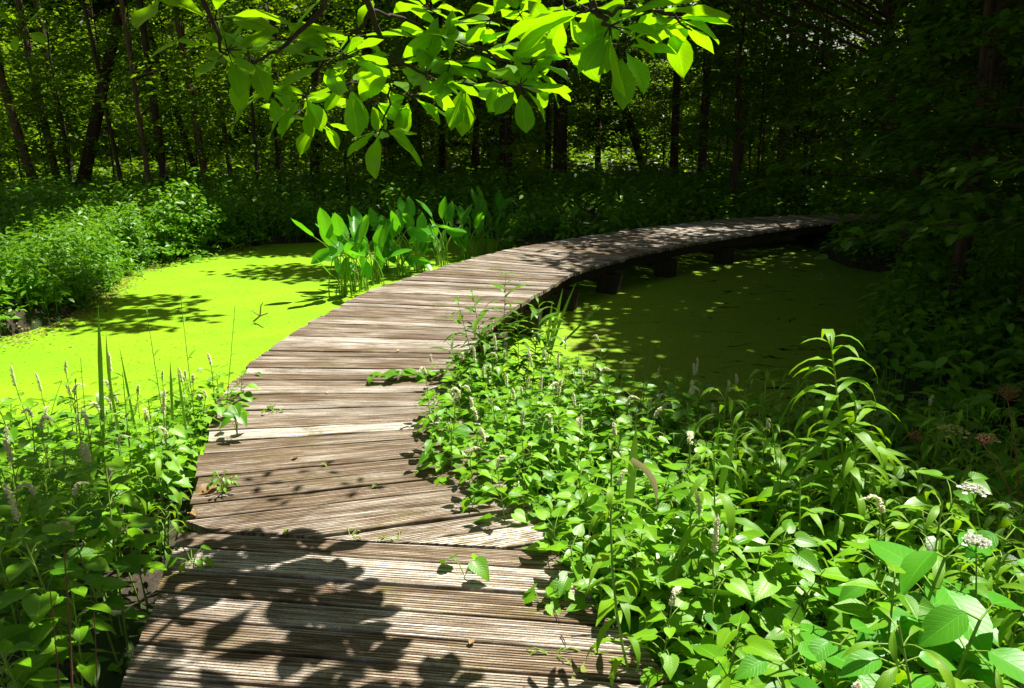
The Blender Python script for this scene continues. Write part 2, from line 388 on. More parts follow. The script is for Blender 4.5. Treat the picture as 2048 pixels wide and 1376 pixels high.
def sweep(path, w, zt, zb):
    path = np.asarray(path); t = nrmz(np.gradient(path, axis=0)); n = np.stack([-t[:, 1], t[:, 0], 0*t[:, 0]], -1)
    V = []
    for p, q in zip(path, n):
        for s, z in ((-1, zt), (1, zt), (1, zb), (-1, zb)): V.append((p[0]+q[0]*s*w/2, p[1]+q[1]*s*w/2, z))
    F = [[i*4+j, i*4+(j+1) % 4, (i+1)*4+(j+1) % 4, (i+1)*4+j] for i in range(len(path)-1) for j in range(4)]
    F += [[0, 3, 2, 1], [len(V)-4, len(V)-3, len(V)-2, len(V)-1]]
    return V, F
for fr in (.09, .91):
    for ln_ in (near, curv[8:]):
        kid(B().add(*sweep([l+(r-l)*fr for l, r in ln_], .045, -.04, -.19)), 'bearer', 'post', bw)
for k in [2, 14] and list(range(3, len(near)-1, 9)):
    for fr in (.12, .88):
        l, r = near[k]; p = l+(r-l)*fr; kid(B().add(*box((p[0], p[1], -.62), .1, .1, .85, .2)), 'post', 'post', bw)
for (u, v) in ((1478, 482), (1355, 502), (1255, 526), (1160, 552), (1085, 590), (1020, 640)):
    q = P(u, v-6); k = int(np.argmin([np.linalg.norm(r-q) for l, r in curv])); l, r = curv[k]; ang = math.atan2((r-l)[1], (r-l)[0])
    for fr in (.07, .93):
        p = l+(r-l)*fr; kid(B().add(*box((p[0], p[1], -.62), .26, .2, .86, ang)), 'post', 'post', bw)
    p = (l+r)/2; kid(B().add(*box((p[0], p[1], -.255), np.linalg.norm(r-l)*.97, .12, .12, ang)), 'crossbeam', 'post', bw)
for k in range(6, 62, 14):
    l, r = curv[k]; ang = math.atan2((r-l)[1], (r-l)[0])
    for fr in (.1, .9):
        p = l+(r-l)*fr; kid(B().add(*box((p[0], p[1], -.62), .14, .14, .85, ang)), 'post', 'post', bw)
DECK = np.array([l for l, r in near]+[l for l, r in curv[8:]]+[r for l, r in curv[8:]][::-1]+[r for l, r in near][::-1])

# ------------------------------------------------------------------ ground, water
W_ = WATER
left_shore = [P(a, b, W_) for a, b in ((-260, 760), (-60, 690), (60, 662), (130, 640), (200, 597), (255, 545), (330, 522), (420, 502), (540, 490), (660, 484), (800, 479), (900, 477), (985, 478))]
left_shore += [P(*a)+np.array((-.1, .22, 0)) for a, b in curve_pairs[13:18]]
right_shore = [P(a, b, W_) for a, b in ((1625, 500), (1690, 535), (1790, 552), (1800, 600), (1740, 660), (1700, 730), (1690, 800))]
near_r = [np.array(p) for p in ((2.3, 4.35, 0), (1.5, 4.3, 0), (.75, 4.75, 0), (.25, 5.4, 0), (-.35, 5.6, 0), (-1.0, 5.2, 0), (-1.7, 4.8, 0), (-2.3, 4.35, 0), (-3.2, 3.9, 0), (-4.5, 3.9, 0), (-7, 4.2, 0))]
POND = np.array([*left_shore, *right_shore, *near_r])[:, :2]
def terr(x, y):
    x = np.asarray(x, float); y = np.asarray(y, float)
    ins = pip(POND, x, y); d = pdist(POND, x, y); sd = np.where(ins, -d, d)
    n = .05*np.sin(x*1.7+y*.6)*np.cos(y*1.3-x*.4)+.03*np.sin(x*4.1+1)*np.sin(y*3.7)
    land = LAND+n+.22*np.clip((sd-.5)/3, 0, 1)*(y > 12)+.02*np.clip(y-32, 0, 60)
    t = np.clip((sd+.35)/.55, 0, 1); t = t*t*(3-2*t)
    return -.95+(land+.95)*t
def axis(lo, hi, f0, f1, fs):
    a = list(np.arange(f0, f1, fs)); s = fs; x = f1
    while x < hi: a.append(x); s *= 1.25; x += s
    a.append(hi); s = fs; x = f0-fs
    while x > lo: a.insert(0, x); s *= 1.25; x -= s
    a.insert(0, lo); return np.array(a)
gx, gy = axis(-600, 600, -9, 9, .14), axis(-300, 900, -1, 18, .14)
X, Y = np.meshgrid(gx, gy, indexing='ij'); Z = terr(X, Y); nx, ny = X.shape
idx = np.arange(nx*ny).reshape(nx, ny)
Fg = np.stack([idx[:-1, :-1], idx[1:, :-1], idx[1:, 1:], idx[:-1, 1:]], -1).reshape(-1, 4)
tag(B().add(np.stack([X, Y, Z], -1), Fg).build('ground', 'ground'), kind='structure')
wx, wy = np.linspace(-14, 14, 29), np.linspace(2.2, 21, 20); X, Y = np.meshgrid(wx, wy, indexing='ij'); idx = np.arange(X.size).reshape(X.shape)
Fg = np.stack([idx[:-1, :-1], idx[1:, :-1], idx[1:, 1:], idx[:-1, 1:]], -1).reshape(-1, 4)
tag(B().add(np.stack([X, Y, 0*X+WATER], -1), Fg).build('pond_water', 'water'), kind='structure')

# ------------------------------------------------------------------ unseen canopy, shaped to set where sun and shade fall
def sm(a, b, x): t = np.clip((x-a)/(b-a), 0, 1); return t*t*(3-2*t)
def shade(x, y):
    """shade wanted at the ground point (x,y); the unseen crowns are shaped to it"""
    xb = np.interp(y, [-3, 2.2, 3, 4, 5.5, 7.6, 9, 10, 12, 14, 15.5, 17], [2.9, 2.3, 1.35, .85, .85, 1.15, .9, .7, .5, -1.6, -6, -9])
    s = sm(xb-.15, xb+.55, x)*np.where((y > 7.5) & (y < 14.6) & (x < 5), .74, 1)
    for cx, cy, a, b in ((-5.0, 9.5, 1.3, .22), (-4.5, 8.8, .9, .18), (-2.9, 11.9, 1.2, .35), (-4.6, 14.6, 2.2, .7)):
        s = np.maximum(s, .75*(((x-cx)/a)**2+((y-cy)/b)**2 < 1))
    s = np.maximum(s, .5*(x < -1.6-.1*(y-2))*(y < 2.9)*(y > -1))
    s = np.where((x > xb+.75) & (y < 11.3), .985, s); s = np.where((x > 2.9) & (y < 9), .985, s); s = np.where((x > 2.6) & (y >= 9), s*.88, s)
    dk = pdist(np.array([(l+r)/2 for l, r in curv[8:]]), x, y, False)
    s = np.where((y > 8.7) & (dk < .95), s*np.where(y > 10.3, .24, .6), s)
    pd = pdist(POND, x, y); out = ~pip(POND, x, y)
    s = np.maximum(s, .88*sm(1.7, 2.8, pd)*out*(x < -2.5)*(y > 6.5)*(((x+4.4)/1.2)**2+((y-13.2)/1.6)**2 > 1))
    far = y > 15.6
    fs = np.full(np.shape(x), .86)
    fs = np.where((y < 25) & (x > -5), .95, fs)
    fs = np.where((x < -5.5) & (y < 38), .15, fs)
    fs = np.where((x > 2+.0*x) & (x < 11) & (y > 36) & (y < 75), .03, fs)
    fs = np.where((x < 0) & (x > -14) & (y > 40), .4, fs)
    return np.where(far, fs, s)
tree_specs = []   # (x, y, radius, lean dx, lean dy, bark, name, label, group)
def TR(u, v, w, lean, bark, label, Yd=None):
    p = P(u, v, -.15) if Yd is None else np.array((ray(u, v)[0]*Yd/ray(u, v)[1], Yd, -.15))
    tree_specs.append((p[0], p[1], w/F_PX*p[1]/2, lean, bark, 'forest_tree', label, None))
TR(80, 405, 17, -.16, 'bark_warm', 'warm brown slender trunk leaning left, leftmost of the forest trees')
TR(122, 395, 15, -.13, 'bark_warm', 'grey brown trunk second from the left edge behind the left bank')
TR(160, 398, 24, .42, 'bark', 'thick dark trunk leaning strongly right in the upper left woods')
TR(148, 385, 15, -.06, 'bark', 'dark upright trunk crossing behind the strongly leaning trunk')
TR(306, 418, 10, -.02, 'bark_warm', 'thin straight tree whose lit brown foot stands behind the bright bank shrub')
TR(252, 410, 8, -.12, 'bark', 'very thin dark sapling between the leaning trunk and the thin brown tree')
TR(335, 405, 15, -.02, 'bark', 'dark trunk just right of the thin brown tree')
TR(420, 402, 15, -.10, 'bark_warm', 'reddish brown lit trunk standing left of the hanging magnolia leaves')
TR(408, 396, 11, -.28, 'bark', 'dark thin trunk leaning left into the reddish brown trunk')
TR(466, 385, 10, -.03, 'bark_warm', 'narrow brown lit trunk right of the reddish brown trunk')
TR(560, 380, 14, .05, 'bark', 'dark trunk behind the lowest magnolia leaves on the left', 27)
TR(742, 376, 27, .0, 'bark', 'broad black trunk behind the hanging magnolia leaf cluster')
TR(885, 372, 15, .0, 'bark', 'dark narrow trunk above the tallest arum leaves')
TR(945, 372, 14, .12, 'bark', 'dark trunk leaning right in the middle of the wood')
TR(1012, 378, 27, .0, 'bark', 'thick black trunk left of the woodland clearing')
TR(1119, 378, 29, .0, 'bark', 'straight black trunk at the left edge of the bright clearing')
TR(1094, 340, 9, .0, 'bark', 'thin tree beside the straight black trunk at the clearing', 34)
TR(1196, 330, 12, -.02, 'bark', 'slim upright tree standing in front of the sunlit clearing', 36)
TR(1292, 330, 15, -.45, 'bark', 'trunk leaning left over the sunlit clearing', 35)
TR(1346, 372, 17, .0, 'bark', 'left one of two parallel black trunks right of the clearing')
TR(1402, 376, 18, -.03, 'bark', 'right one of two parallel black trunks right of the clearing')
TR(1470, 380, 14, .03, 'bark', 'dark trunk behind the far bend of the boardwalk')
TR(640, 360, 12, .1, 'bark', 'slender dark tree deep behind the hanging magnolia leaves', 33)
TR(215, 350, 12, .02, 'bark', 'slender tree deep in the upper left woods', 36)
TR(1560, 360, 22, .02, 'bark', 'dark trunk behind the right hand leafy branches', 25)
for k in range(22):
    x = R.uniform(-30, 30); y = R.uniform(24, 56)
    if any(abs(x/y-s[0]/s[1]) < .008 for s in tree_specs) or abs(x/y-.12) < .06: continue
    tree_specs.append((x, y, R.uniform(.07, .16), R.uniform(-.15, .15), 'bark', 'forest_tree', 'slender dark tree among many deep in the wood behind the pond', 'trees deep in the wood'))
for x, y, r in ((8.2, 10.8, .10), (8.2, 6.6, .11), (7.4, 15.2, .1), (4.9, 2.4, .12), (9.8, 12.6, .12), (10.5, 9.3, .12), (4.2, -1.6, .13)):  # trees added mostly out of view so their crowns cast shade
    tree_specs.append((x, y, r, R.uniform(-.1, .05), 'bark', 'bankside_tree', None, None))
TXY = np.array([(s[0], s[1]) for s in tree_specs])
def canopy_points(x0, x1, y0, y1, dens, z0, z1, plane):
    n = int((x1-x0)*(y1-y0)*dens); gxp = R.uniform(x0, x1, n); gyp = R.uniform(y0, y1, n)
    k = R.random(n) < shade(gxp, gyp); gxp, gyp = gxp[k], gyp[k]; z = R.uniform(z0, z1, len(gxp))
    return np.stack([gxp-SH[0]*(z-plane), gyp-SH[1]*(z-plane), z], -1)
cp_near = canopy_points(-11, 12, -4, 16, 36, 4.9, 7.5, 0)        # spray centres
cp_far = canopy_points(-34, 34, 15.5, 64, 4.4, 9.5, 14.5, 3)
def crown_mesh(pts, nl, rad, ls, near_):
    b = B(); c = np.repeat(pts, nl, 0); n = len(c)
    a = R.uniform(0, 2*math.pi, n); rr = rad*np.sqrt(R.random(n))
    p = c+np.stack([np.cos(a)*rr, np.sin(a)*rr, R.normal(0, rad*.25, n)], -1)
    a2 = a+R.normal(0, .8, n)
    d = np.stack([np.cos(a2), np.sin(a2), R.normal(-.2, .3, n)], -1); nn = np.array((0, 0, 1))+crand(n, .35)
    b.add(*inst(diamond(1, .62), p, d, nn, R.uniform(.7, 1.3, n)*ls, R.random(n))); return b
own_n = np.argmin(((cp_near[:, None, :2]-TXY[None, -7:])**2).sum(-1), 1)+len(TXY)-7
fars = np.arange(len(TXY)-7)
own_f = fars[np.argmin(((cp_far[:, None, :2]-TXY[None, :-7])**2).sum(-1), 1)]
def trunk_mesh(x, y, r, lean, H, limbs, zb):
    b = B(); n = 12; t = np.linspace(0, 1, n); wob = np.cumsum(R.normal(0, .05, (n, 2)), 0)*min(1, r*8)*t[:, None]
    pts = np.stack([lean*H*t*.8+wob[:, 0], .05*H*t*R.normal()+wob[:, 1], zb+(H-zb)*t], -1)
    rad = r*(1.0-.62*t); rad[0] *= 1.45
    pts = np.insert(pts, 1, pts[0]+(pts[1]-pts[0])*.12, 0); rad = np.insert(rad, 1, r*1.08)
    b.add(*tube(pts, rad, 10))
    for q in limbs:
        f = np.clip((q[2]-zb)/(H-zb)-R.uniform(.12, .3), .12, .93); i = f*(len(pts)-1); i0 = int(i); s = pts[i0]+(pts[min(i0+1, len(pts)-1)]-pts[i0])*(i-i0)
        m_ = (s+q)/2+np.array((0, 0, .12*np.linalg.norm(q-s)))+R.normal(0, .1, 3)
        b.add(*tube(bez(s, m_, q, 7), np.linspace(r*.38*(1-f*.4), r*.07+.004, 7), 6))
    return b
# low leafy sprays shown in view: a handful of shared meshes
def spray_leaves(b, centers, rad, nl, ls, T, flat=.08, tilt=.3, droop=-.15):
    c = np.repeat(centers, nl, 0); n = len(c); a = R.uniform(0, 2*math.pi, n); rr = np.sqrt(R.random(n))*np.repeat(np.broadcast_to(rad, (len(centers),)), nl)
    dr = R.uniform(0, 2*math.pi, len(centers)); sl = np.repeat(np.stack([np.cos(dr), np.sin(dr)], -1)*R.uniform(.1, .5, len(centers))[:, None], nl, 0)
    off = np.stack([np.cos(a)*rr, np.sin(a)*rr], -1)
    p = c+np.concatenate([off, ((off*sl).sum(-1)*-1+R.normal(0, flat, n))[:, None]], 1)
    a2 = a+R.normal(0, .7, n)
    d = np.stack([np.cos(a2), np.sin(a2), R.normal(droop, .25, n)], -1); nn = np.array((0, 0, 1))+crand(n, tilt)
    b.add(*inst(T, p, d, nn, R.uniform(.65, 1.3, n)*ls, R.random(n)))
def low_foliage(H0, H1, rmax, nsp, nl, rad, ls, T, m, trunk_r=0):
    """local low branches: returns spray centres and leaf batch"""
    z = R.uniform(H0, H1, nsp); a = R.uniform(0, 2*math.pi, nsp); rr = rmax*np.sqrt(R.uniform(.05, 1, nsp))*(1-.35*np.abs((z-H0)/(H1-H0)-.4))
    c = np.stack([np.cos(a)*rr, np.sin(a)*rr, z], -1); b = B(); spray_leaves(b, c, rad*R.uniform(.6, 1.3, nsp), nl, ls, T); return c, b
T_small = [tpl('ovate', .3, .12), diamond(1, .55)]
low_protos = []
for k in range(6):
    c, b = low_foliage(1.2, 9.5, 2.0, 34, 84, .85, .17, T_small[1], 'forest')
    lo = b.build('lower_foliage', 'forest'); br = B()
    for q in c[::2]:
        s = np.array((0, 0, q[2]-.5)); br.add(*tube(bez(s, (s+q)/2+np.array((0, 0, .15)), q, 4), [.022, .016, .010, .005], 4))
    br.add(*tube([(0, 0, .3), (.02, .02, 3), (-.02, .02, 6), (0, 0, 9.2)], [.02, .018, .014, .008], 5))
    bo = br.build('low_branches', 'twig_dark'); low_protos.append((lo, bo))
used = set()
for i, (x, y, r, lean, bark, nm, label, grp) in enumerate(tree_specs):
    near_ = nm == 'bankside_tree'
    H = 7.6 if near_ else 13.5
    zb = float(terr(x, y))-.1
    pts = cp_near[own_n == i] if near_ else cp_far[own_f == i]
    t = empty(nm, (x, y, 0)); loc = np.array((x, y, 0))
    lim = pts[R.permutation(len(pts))[:(22 if near_ else 9)]]-loc if len(pts) else []
    lim = [q for q in lim if np.hypot(q[0]-lean*H*.6, q[1]) < (9 if near_ else 5.5)]
    trunk_mesh(x, y, r, lean, H, lim, zb).build('trunk', bark, t)
    if len(pts):
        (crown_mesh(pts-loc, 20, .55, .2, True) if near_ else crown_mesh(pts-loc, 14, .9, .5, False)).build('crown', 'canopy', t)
    if near_:
        continue
    if R.random() < ((.9 if grp else .6) if not .3 < x/y < .48 else .15):
        j = i % 6; cps = []
        for src in low_protos[j]:
            if (j, src.name[:5]) in used: o = src.copy(); COL.objects.link(o)
            else: o = src; used.add((j, src.name[:5]))
            o.parent = t; o.rotation_euler = (0, 0, R.uniform(0, 6.28)) if not cps else cps[0].rotation_euler
            o.location = (lean*2.5, 0, 0); o.scale = (1, 1, 1); cps.append(o)
    tag(t, label or 'forest tree', 'tree', grp)
bs_labels = ['bankside tree with low dark branches behind the right end of the pond', 'shading tree on the right bank beside the right pond', 'dark tree behind the far right end of the boardwalk',
             'tree close on the right outside the flower bed', 'tree farther back on the right bank in deep shade', 'tree on the right bank hidden behind the dark branches', 'tree behind the viewer to the right']
bank_trees = [o for o in COL.objects if o.name.startswith('bankside_tree') and o.type == 'EMPTY']
for o, l in zip(bank_trees, bs_labels): tag(o, l, 'tree')

# understory saplings across the wood
sap = []
for k in range(5):
    root = empty('sapling', (0, 0, -50)); H = R.uniform(3.5, 6.5)
    c, b = low_foliage(.5, H, 1.35, 24, 74, .62, .16, T_small[1], 'forest')
    b.build('crown', 'forest', root); tb = B(); tb.add(*tube([(0, 0, -.5), (.05, .03, H*.4), (-.03, .06, H*.8), (0, 0, H)], [.045, .03, .018, .006], 6))
    for q in c[::2]:
        s = np.array((0, 0, max(.2, q[2]-.35))); tb.add(*tube(bez(s, (s+q)/2+np.array((0, 0, .1)), q, 4), [.014, .01, .007, .003], 4))
    tb.build('trunk', 'twig_dark', root); sap.append(root)
first = set(); ns = 0
for k in range(210):
    y = R.uniform(18.5, 52); x = R.uniform(-.72, .62)*y
    if any(abs(x/y-q[0]/q[1]) < .010+.16/y and y < q[1]+1 for q in tree_specs[:25]) and R.random() < .8: continue
    if .31 < x/y < .46 and y > 26: continue
    if .05 < x/y < .19 and y > 21 and R.random() < .85: continue
    if .0 < x/y < .3 and y < 26 and R.random() < .5: continue
    j = int(R.integers(5)); o = sap[j] if j not in first else dup(sap[j]); first.add(j)
    o.location = (x, y, float(terr(x, y))); o.rotation_euler = (0, 0, R.uniform(0, 6.28)); s = R.uniform(.7, 1.25); o.scale = (s, s, s)
    side = 'left part of the wood' if x/y < -.25 else ('middle of the wood' if x/y < .2 else 'right part of the wood')
    tag(o, 'leafy understory sapling in the '+side+' behind the pond', 'sapling', 'understory saplings in the '+side)
for j in range(5):
    if j not in first: sap[j].location = (-12+j, 20+j, 0); tag(sap[j], 'leafy understory sapling in the left part of the wood behind the pond', 'sapling', 'understory saplings in the left part of the wood')
# far wood as one mass
n = 120000; yy = R.uniform(50, 72, n); xx = R.uniform(-50, 50, n); zz = 1.0+R.uniform(0, 1, n)**1.1*15
gap = (xx/yy > .29) & (xx/yy < .50) & (zz > 6.8) & (R.random(n) < .88)
k = ~gap; cc = np.stack([xx, yy, zz], -1)[k]; cc = np.repeat(cc[:len(cc)//7], 7, 0)+crand(len(cc)//7*7, .8)
b = B(); b.add(*inst(diamond(1, .7), cc, crand(len(cc)), np.array((0, 0, 1))+crand(len(cc), .5), R.uniform(.35, .9, len(cc)), R.random(len(cc))))
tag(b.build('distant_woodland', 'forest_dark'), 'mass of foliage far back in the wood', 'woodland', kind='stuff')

# low growth: leaves on short stems, scattered as stuff
def cover(name, xs, ys, h0, h1, ls, T, m, label, nl=6, zb=None, cat='plants'):
    n = len(xs); z = terr(xs, ys) if zb is None else np.full(n, zb); c = np.repeat(np.stack([xs, ys, z], -1), nl, 0); N_ = len(c)
    hh = np.repeat(R.uniform(h0, h1, n), nl)*np.tile(np.linspace(.35, 1, nl), n)
    a = R.uniform(0, 6.28, N_); off = R.uniform(.02, .10, N_)
    p = c+np.stack([np.cos(a)*off, np.sin(a)*off, hh], -1)
    d = np.stack([np.cos(a), np.sin(a), R.normal(-.2, .3, N_)], -1); nn = np.array((0, 0, 1))+crand(N_, .3)
    b = B(); b.add(*inst(T, p, d, nn, R.uniform(.6, 1.2, N_)*ls, R.random(N_)))
    # thin stems
    s = np.stack([xs, ys, z], -1); top = s+np.stack([R.normal(0, .04, n), R.normal(0, .04, n), R.uniform(h0, h1, n)], -1)
    stem = (np.array([(-.004, 0, 0), (.004, 0, 0), (.002, 1, 0), (-.002, 1, 0)]), np.array([[0, 1, 2, 3]]), np.zeros((4, 3)))
    L = np.linalg.norm(top-s, axis=1)
    V, F_, A = stem
    W = s[:, None]+V[None, :, 0:1]*np.array((1, .2, 0))+V[None, :, 1:2]*(top-s)[:, None]
    b.add(W.reshape(-1, 3), (F_[None]+(np.arange(n)*4)[:, None, None]).reshape(-1, 4))
    return tag(b.build(name, m), label, cat, kind='stuff')
def land_pts(n, x0, x1, y0, y1, margin=.05, poly=None):
    xs = R.uniform(x0, x1, n); ys = R.uniform(y0, y1, n); k = ~pip(POND, xs, ys) & ~pip(DECK, xs, ys)
    ctr = np.array([(l+r)/2 for l, r in curv[8:]]); front = ys < np.interp(xs, ctr[:, 0], ctr[:, 1])
    k &= ~((ys > 9) & (xs > -1) & (pdist(DECK, xs, ys) < np.where(front, .7, .08)))
    if margin < 0: k = ~pip(DECK, xs, ys) & (~pip(POND, xs, ys) | (pdist(POND, xs, ys) < -margin))
    if poly is not None: k &= pip(poly, xs, ys)
    return xs[k], ys[k]
T_ov = tpl('ovate', .3, .15, 1); T_ht = tpl('heart', .25, .15, 1, lobe=.12)
xs, ys = land_pts(9500, -14, 12, 13, 25)
km = R.random(len(xs)) < .55+.45*np.sin(xs*1.9+np.sin(ys*2.1)*1.5)*np.sin(ys*1.3+xs*.7); xs, ys = xs[km], ys[km]
cover('far_bank_plants', xs, ys, .25, .75, .15, T_small[0], 'bank', 'dark leafy plants massed along the far bank of the pond', 8)
xs, ys = land_pts(4500, -26, 26, 25, 70)
cover('woodland_floor_plants', xs, ys, .2, .8, .3, diamond(1, .7), 'forest', 'low green growth covering the floor of the wood', 9)


# ------------------------------------------------------------------ lizard's tail beds on both sides of the deck
def lizard_proto(spike, H, nleaf, ls, kind='heart', mname='lizard'):
    root = empty('lizards_tail_plant' if kind == 'heart' else 'lance_leaved_plant', (0, 0, -50)); n = 7
    bx, by = R.normal(0, .05, 2); t = np.linspace(0, 1, n); stem = np.stack([bx*t**1.5, by*t**1.5, H*t], -1)
    sb = B().add(*tube(stem, np.linspace(.0042, .0022, n), 5))
    ps, ds, ns, sz = [], [], [], []
    ph = R.uniform(0, 6.28)
    for k in range(nleaf):
        f = .38+.62*(k+.5)/nleaf+R.normal(0, .02); f = min(max(f, .25), .99); i = f*(n-1); i0 = int(i); s = stem[i0]+(stem[min(i0+1, n-1)]-stem[i0])*(i-i0)
        a = ph+k*2.4+R.normal(0, .25); L = R.uniform(.035, .085)*(1.1-.4*f); up = R.uniform(.35, .9)
        e = s+np.array((math.cos(a)*L, math.sin(a)*L, L*up)); sb.add(*tube(bez(s, s+np.array((math.cos(a)*L*.3, math.sin(a)*L*.3, L*up*.8)), e, 4), [.0022, .0019, .0017, .0015], 4))
        dz = R.uniform(-.42, .08) if f < .85 else R.uniform(-.15, .45)
        ps.append(e); ds.append((math.cos(a), math.sin(a), dz)); ns.append(np.array((math.cos(a)*.12, math.sin(a)*.12, 1.0))+R.normal(0, .17, 3)); sz.append(ls*R.uniform(.75, 1.15)*(1.12-.55*max(0, f-.55)/.45))
    ps, ds, ns, sz = map(np.array, (ps, ds, ns, sz)); lb = B(); h = np.arange(nleaf) % 3
    for q in range(3):
        k = h == q
        T = tpl(kind, [.22, .35, .15][q], [.16, .3, .05][q] if kind == 'heart' else [1.2, 1.7, 1.5][q], 2, [.012, .02, .015][q], .13 if kind == 'heart' else 0, q*2.0, [1, .82, .92][q] if kind == 'heart' else 1.2)
        if k.any(): lb.add(*inst(T, ps[k], ds[k], ns[k], sz[k], R.random(k.sum())))
    lb.build('leaves', mname, root)
    if spike:
        s0 = stem[-1]; L = R.uniform(.06, .115); a = R.uniform(0, 6.28); hk = spike == 2; m_ = 13
        t = np.linspace(0, 1, m_); bend = (.06 if hk else .012)*t**2.2
        z = L*t-(.055*np.clip(t-.62, 0, 1)*2.2 if hk else 0)
        sb.add(*tube([s0, s0+np.array((0, 0, .05))], [.0022, .0018], 4))
        ax = s0+np.stack([np.cos(a)*bend, np.sin(a)*bend, .045+z], -1)
        rr = .0058*np.clip(np.minimum(1, (1-t)*3.5+.25), .2, 1); fb = B().add(*tube(ax, rr*.6, 6))
        nf = 130; tt = R.random(nf); c = np.stack([np.interp(tt, t, ax[:, j]) for j in range(3)], -1); an = R.uniform(0, 6.28, nf)
        d = np.stack([np.cos(an), np.sin(an), R.uniform(-.15, .35, nf)], -1); r_ = np.interp(tt, t, rr)
        fb.add(*inst(diamond(1, .8), c+nrmz(d)*r_[:, None]*.3, d, np.array((0, -.35, 1))+crand(nf, .3), r_*1.7, R.random(nf)))
        fb.build('flower_spike', 'spike' if spike in (1, 2) and R.random() < .8 else 'spike_old', root)
    sb.build('stem', 'stem', root)
    return root
def dupl(root, loc, rz, s, tilt=(0, 0)):
    o = dup(root); o.location = loc; o.rotation_euler = (tilt[0], tilt[1], rz); o.scale = (s, s, s); return o
pl_sp = [lizard_proto([1, 2, 1, 1, 2][k], R.uniform(.50, .66), int(R.integers(14, 19)), .094) for k in range(5)]
pl_no = [lizard_proto(0, R.uniform(.40, .64), int(R.integers(15, 20)), .098) for k in range(6)]
pl_ln = [lizard_proto(0, R.uniform(.5, .72), int(R.integers(18, 25)), R.uniform(.13, .17), 'lance', 'lance') for k in range(4)]
def xy(*a): return [P(u, v, z)[:2] for u, v, z in a]
right_bed = np.array([(.62, 1.55), (.34, 2.2), (.16, 2.7), (.0, 3.0), (-.24, 3.25), (-.40, 3.7), (-.46, 4.2), (-.40, 4.8), (-.22, 5.35), (.1, 5.25), (.45, 5.0), (.95, 4.55), (1.5, 4.25), (2.2, 4.1), (2.7, 3.3), (2.3, 1.3)])
left_bed = np.array([(-1.15, 1.1), (-1.32, 2.0), (-1.47, 2.9), (-1.62, 3.3), (-1.72, 3.9), (-1.74, 4.5), (-1.72, 4.95), (-2.2, 4.75), (-3.0, 4.25), (-4.2, 4.2), (-4.3, 2.5), (-2.6, 1.1)])
def fill(poly, sp, tries=9000, y0=0, lim=9999):
    pts = []; lo, hi = poly.min(0), poly.max(0); grid = {}
    for _ in range(tries):
        p = R.uniform(lo, hi)
        if not pip(poly, p[0], p[1]): continue
        gk = (int(p[0]/sp), int(p[1]/sp))
        if any(np.hypot(*(q-p)) < sp for a in (-1, 0, 1) for b_ in (-1, 0, 1) for q in grid.get((gk[0]+a, gk[1]+b_), ())): continue
        grid.setdefault(gk, []).append(p); pts.append(p)
    return np.array(pts)
def inview(p): 
    return abs(p[0]) < .72*p[1]+.15
def bed(poly, sp, side, pspike, cap, h=lambda p: 1.0):
    pts = [p for p in fill(poly, sp) if inview(p)]; pts.sort(key=lambda p: p[1]+R.normal(0, .2))
    stuff = []
    for i, p in enumerate(pts):
        spk = R.random() < pspike(p); src = (pl_sp if spk else pl_no); src = src[int(R.integers(len(src)))]
        ln = R.random() < (.5*float(sm(.7, 1.3, np.array(p[0]))) if side == 'right' else .16)
        if ln: src = pl_ln[int(R.integers(4))]; spk = False
        z = max(float(terr(p[0], p[1])), WATER-.12); s = R.uniform(.82, 1.12)*h(p)*(1.14 if p[1] < 2.9 else 1)
        tl = R.normal(0, .09, 2)
        if i < cap:
            o = dupl(src, (p[0], p[1], z), R.uniform(0, 6.28), s, tl)
            if side == 'right':
                w = 'at the near right corner' if p[1] < 2.6 else ('beside the pond' if p[1] > 4 else 'in the middle of the bed')
            else: w = 'at the lower left corner' if p[1] < 2.4 else ('against the duckweed' if p[1] > 3.6 else 'in the middle of the bed')
            if ln: tag(o, f"plant with narrow drooping leaves {w}, {side} bed", 'plant', f'narrow-leaved plants {w} {side} of the boardwalk')
            elif spk: tag(o, f"heart-leaved plant with pale spike {w}, {side} bed", 'plant', f'flowering plants {w} {side} of the boardwalk')
            else: tag(o, f"heart-leaved plant without a spike {w}, {side} bed", 'plant', f'leafy plants {w} {side} of the boardwalk')
        else: stuff.append((src, p, z, s, tl))
    return stuff
st = bed(right_bed, .116, 'right', lambda p: (.4 if p[1] > 3 else .2) if p[0] < 1.4 else .08, 165, lambda p: .88 if p[1] > 3.9 or p[0] > 1.5 else 1.0)
st += bed(left_bed, .122, 'left', lambda p: .55, 135, lambda p: .95)
print('stuff plants', len(st))
# the farther ones as one mass per bed
def bake(items, sidex, label, sfx):
    for part, m in (('leaves', 'lizard'), ('stem', 'stem'), ('flower_spike', 'spike')):
        b = B()
        for src, p, z, s, tl in items:
            if (p[0] > -.6) != sidex: continue
            ch = [c for c in src.children if c.name.startswith(part)]
            if not ch: continue
            me = ch[0].data; V = np.zeros(len(me.vertices)*3, np.float32); me.vertices.foreach_get('co', V); V = V.reshape(-1, 3)
            F_ = np.zeros(len(me.polygons)*4, np.int32); me.loops.foreach_get('vertex_index', F_)
            A = np.zeros(len(V)*3, np.float32); me.attributes['luv'].data.foreach_get('vector', A); A = A.reshape(-1, 3)
            mt = Matrix.Translation((p[0], p[1], z)) @ Matrix.Rotation(R.uniform(0, 6.28), 4, 'Z') @ Matrix.Rotation(tl[0], 4, 'X') @ Matrix.Scale(s, 4)
            m3 = np.array(mt); b.add(V@m3[:3, :3].T+m3[:3, 3], F_.reshape(-1, 4), A)
        if b.n: tag(b.build({'leaves': 'bed_foliage', 'stem': 'bed_stems', 'flower_spike': 'bed_flower_spikes'}[part], m), label[part], 'plants', kind='stuff')
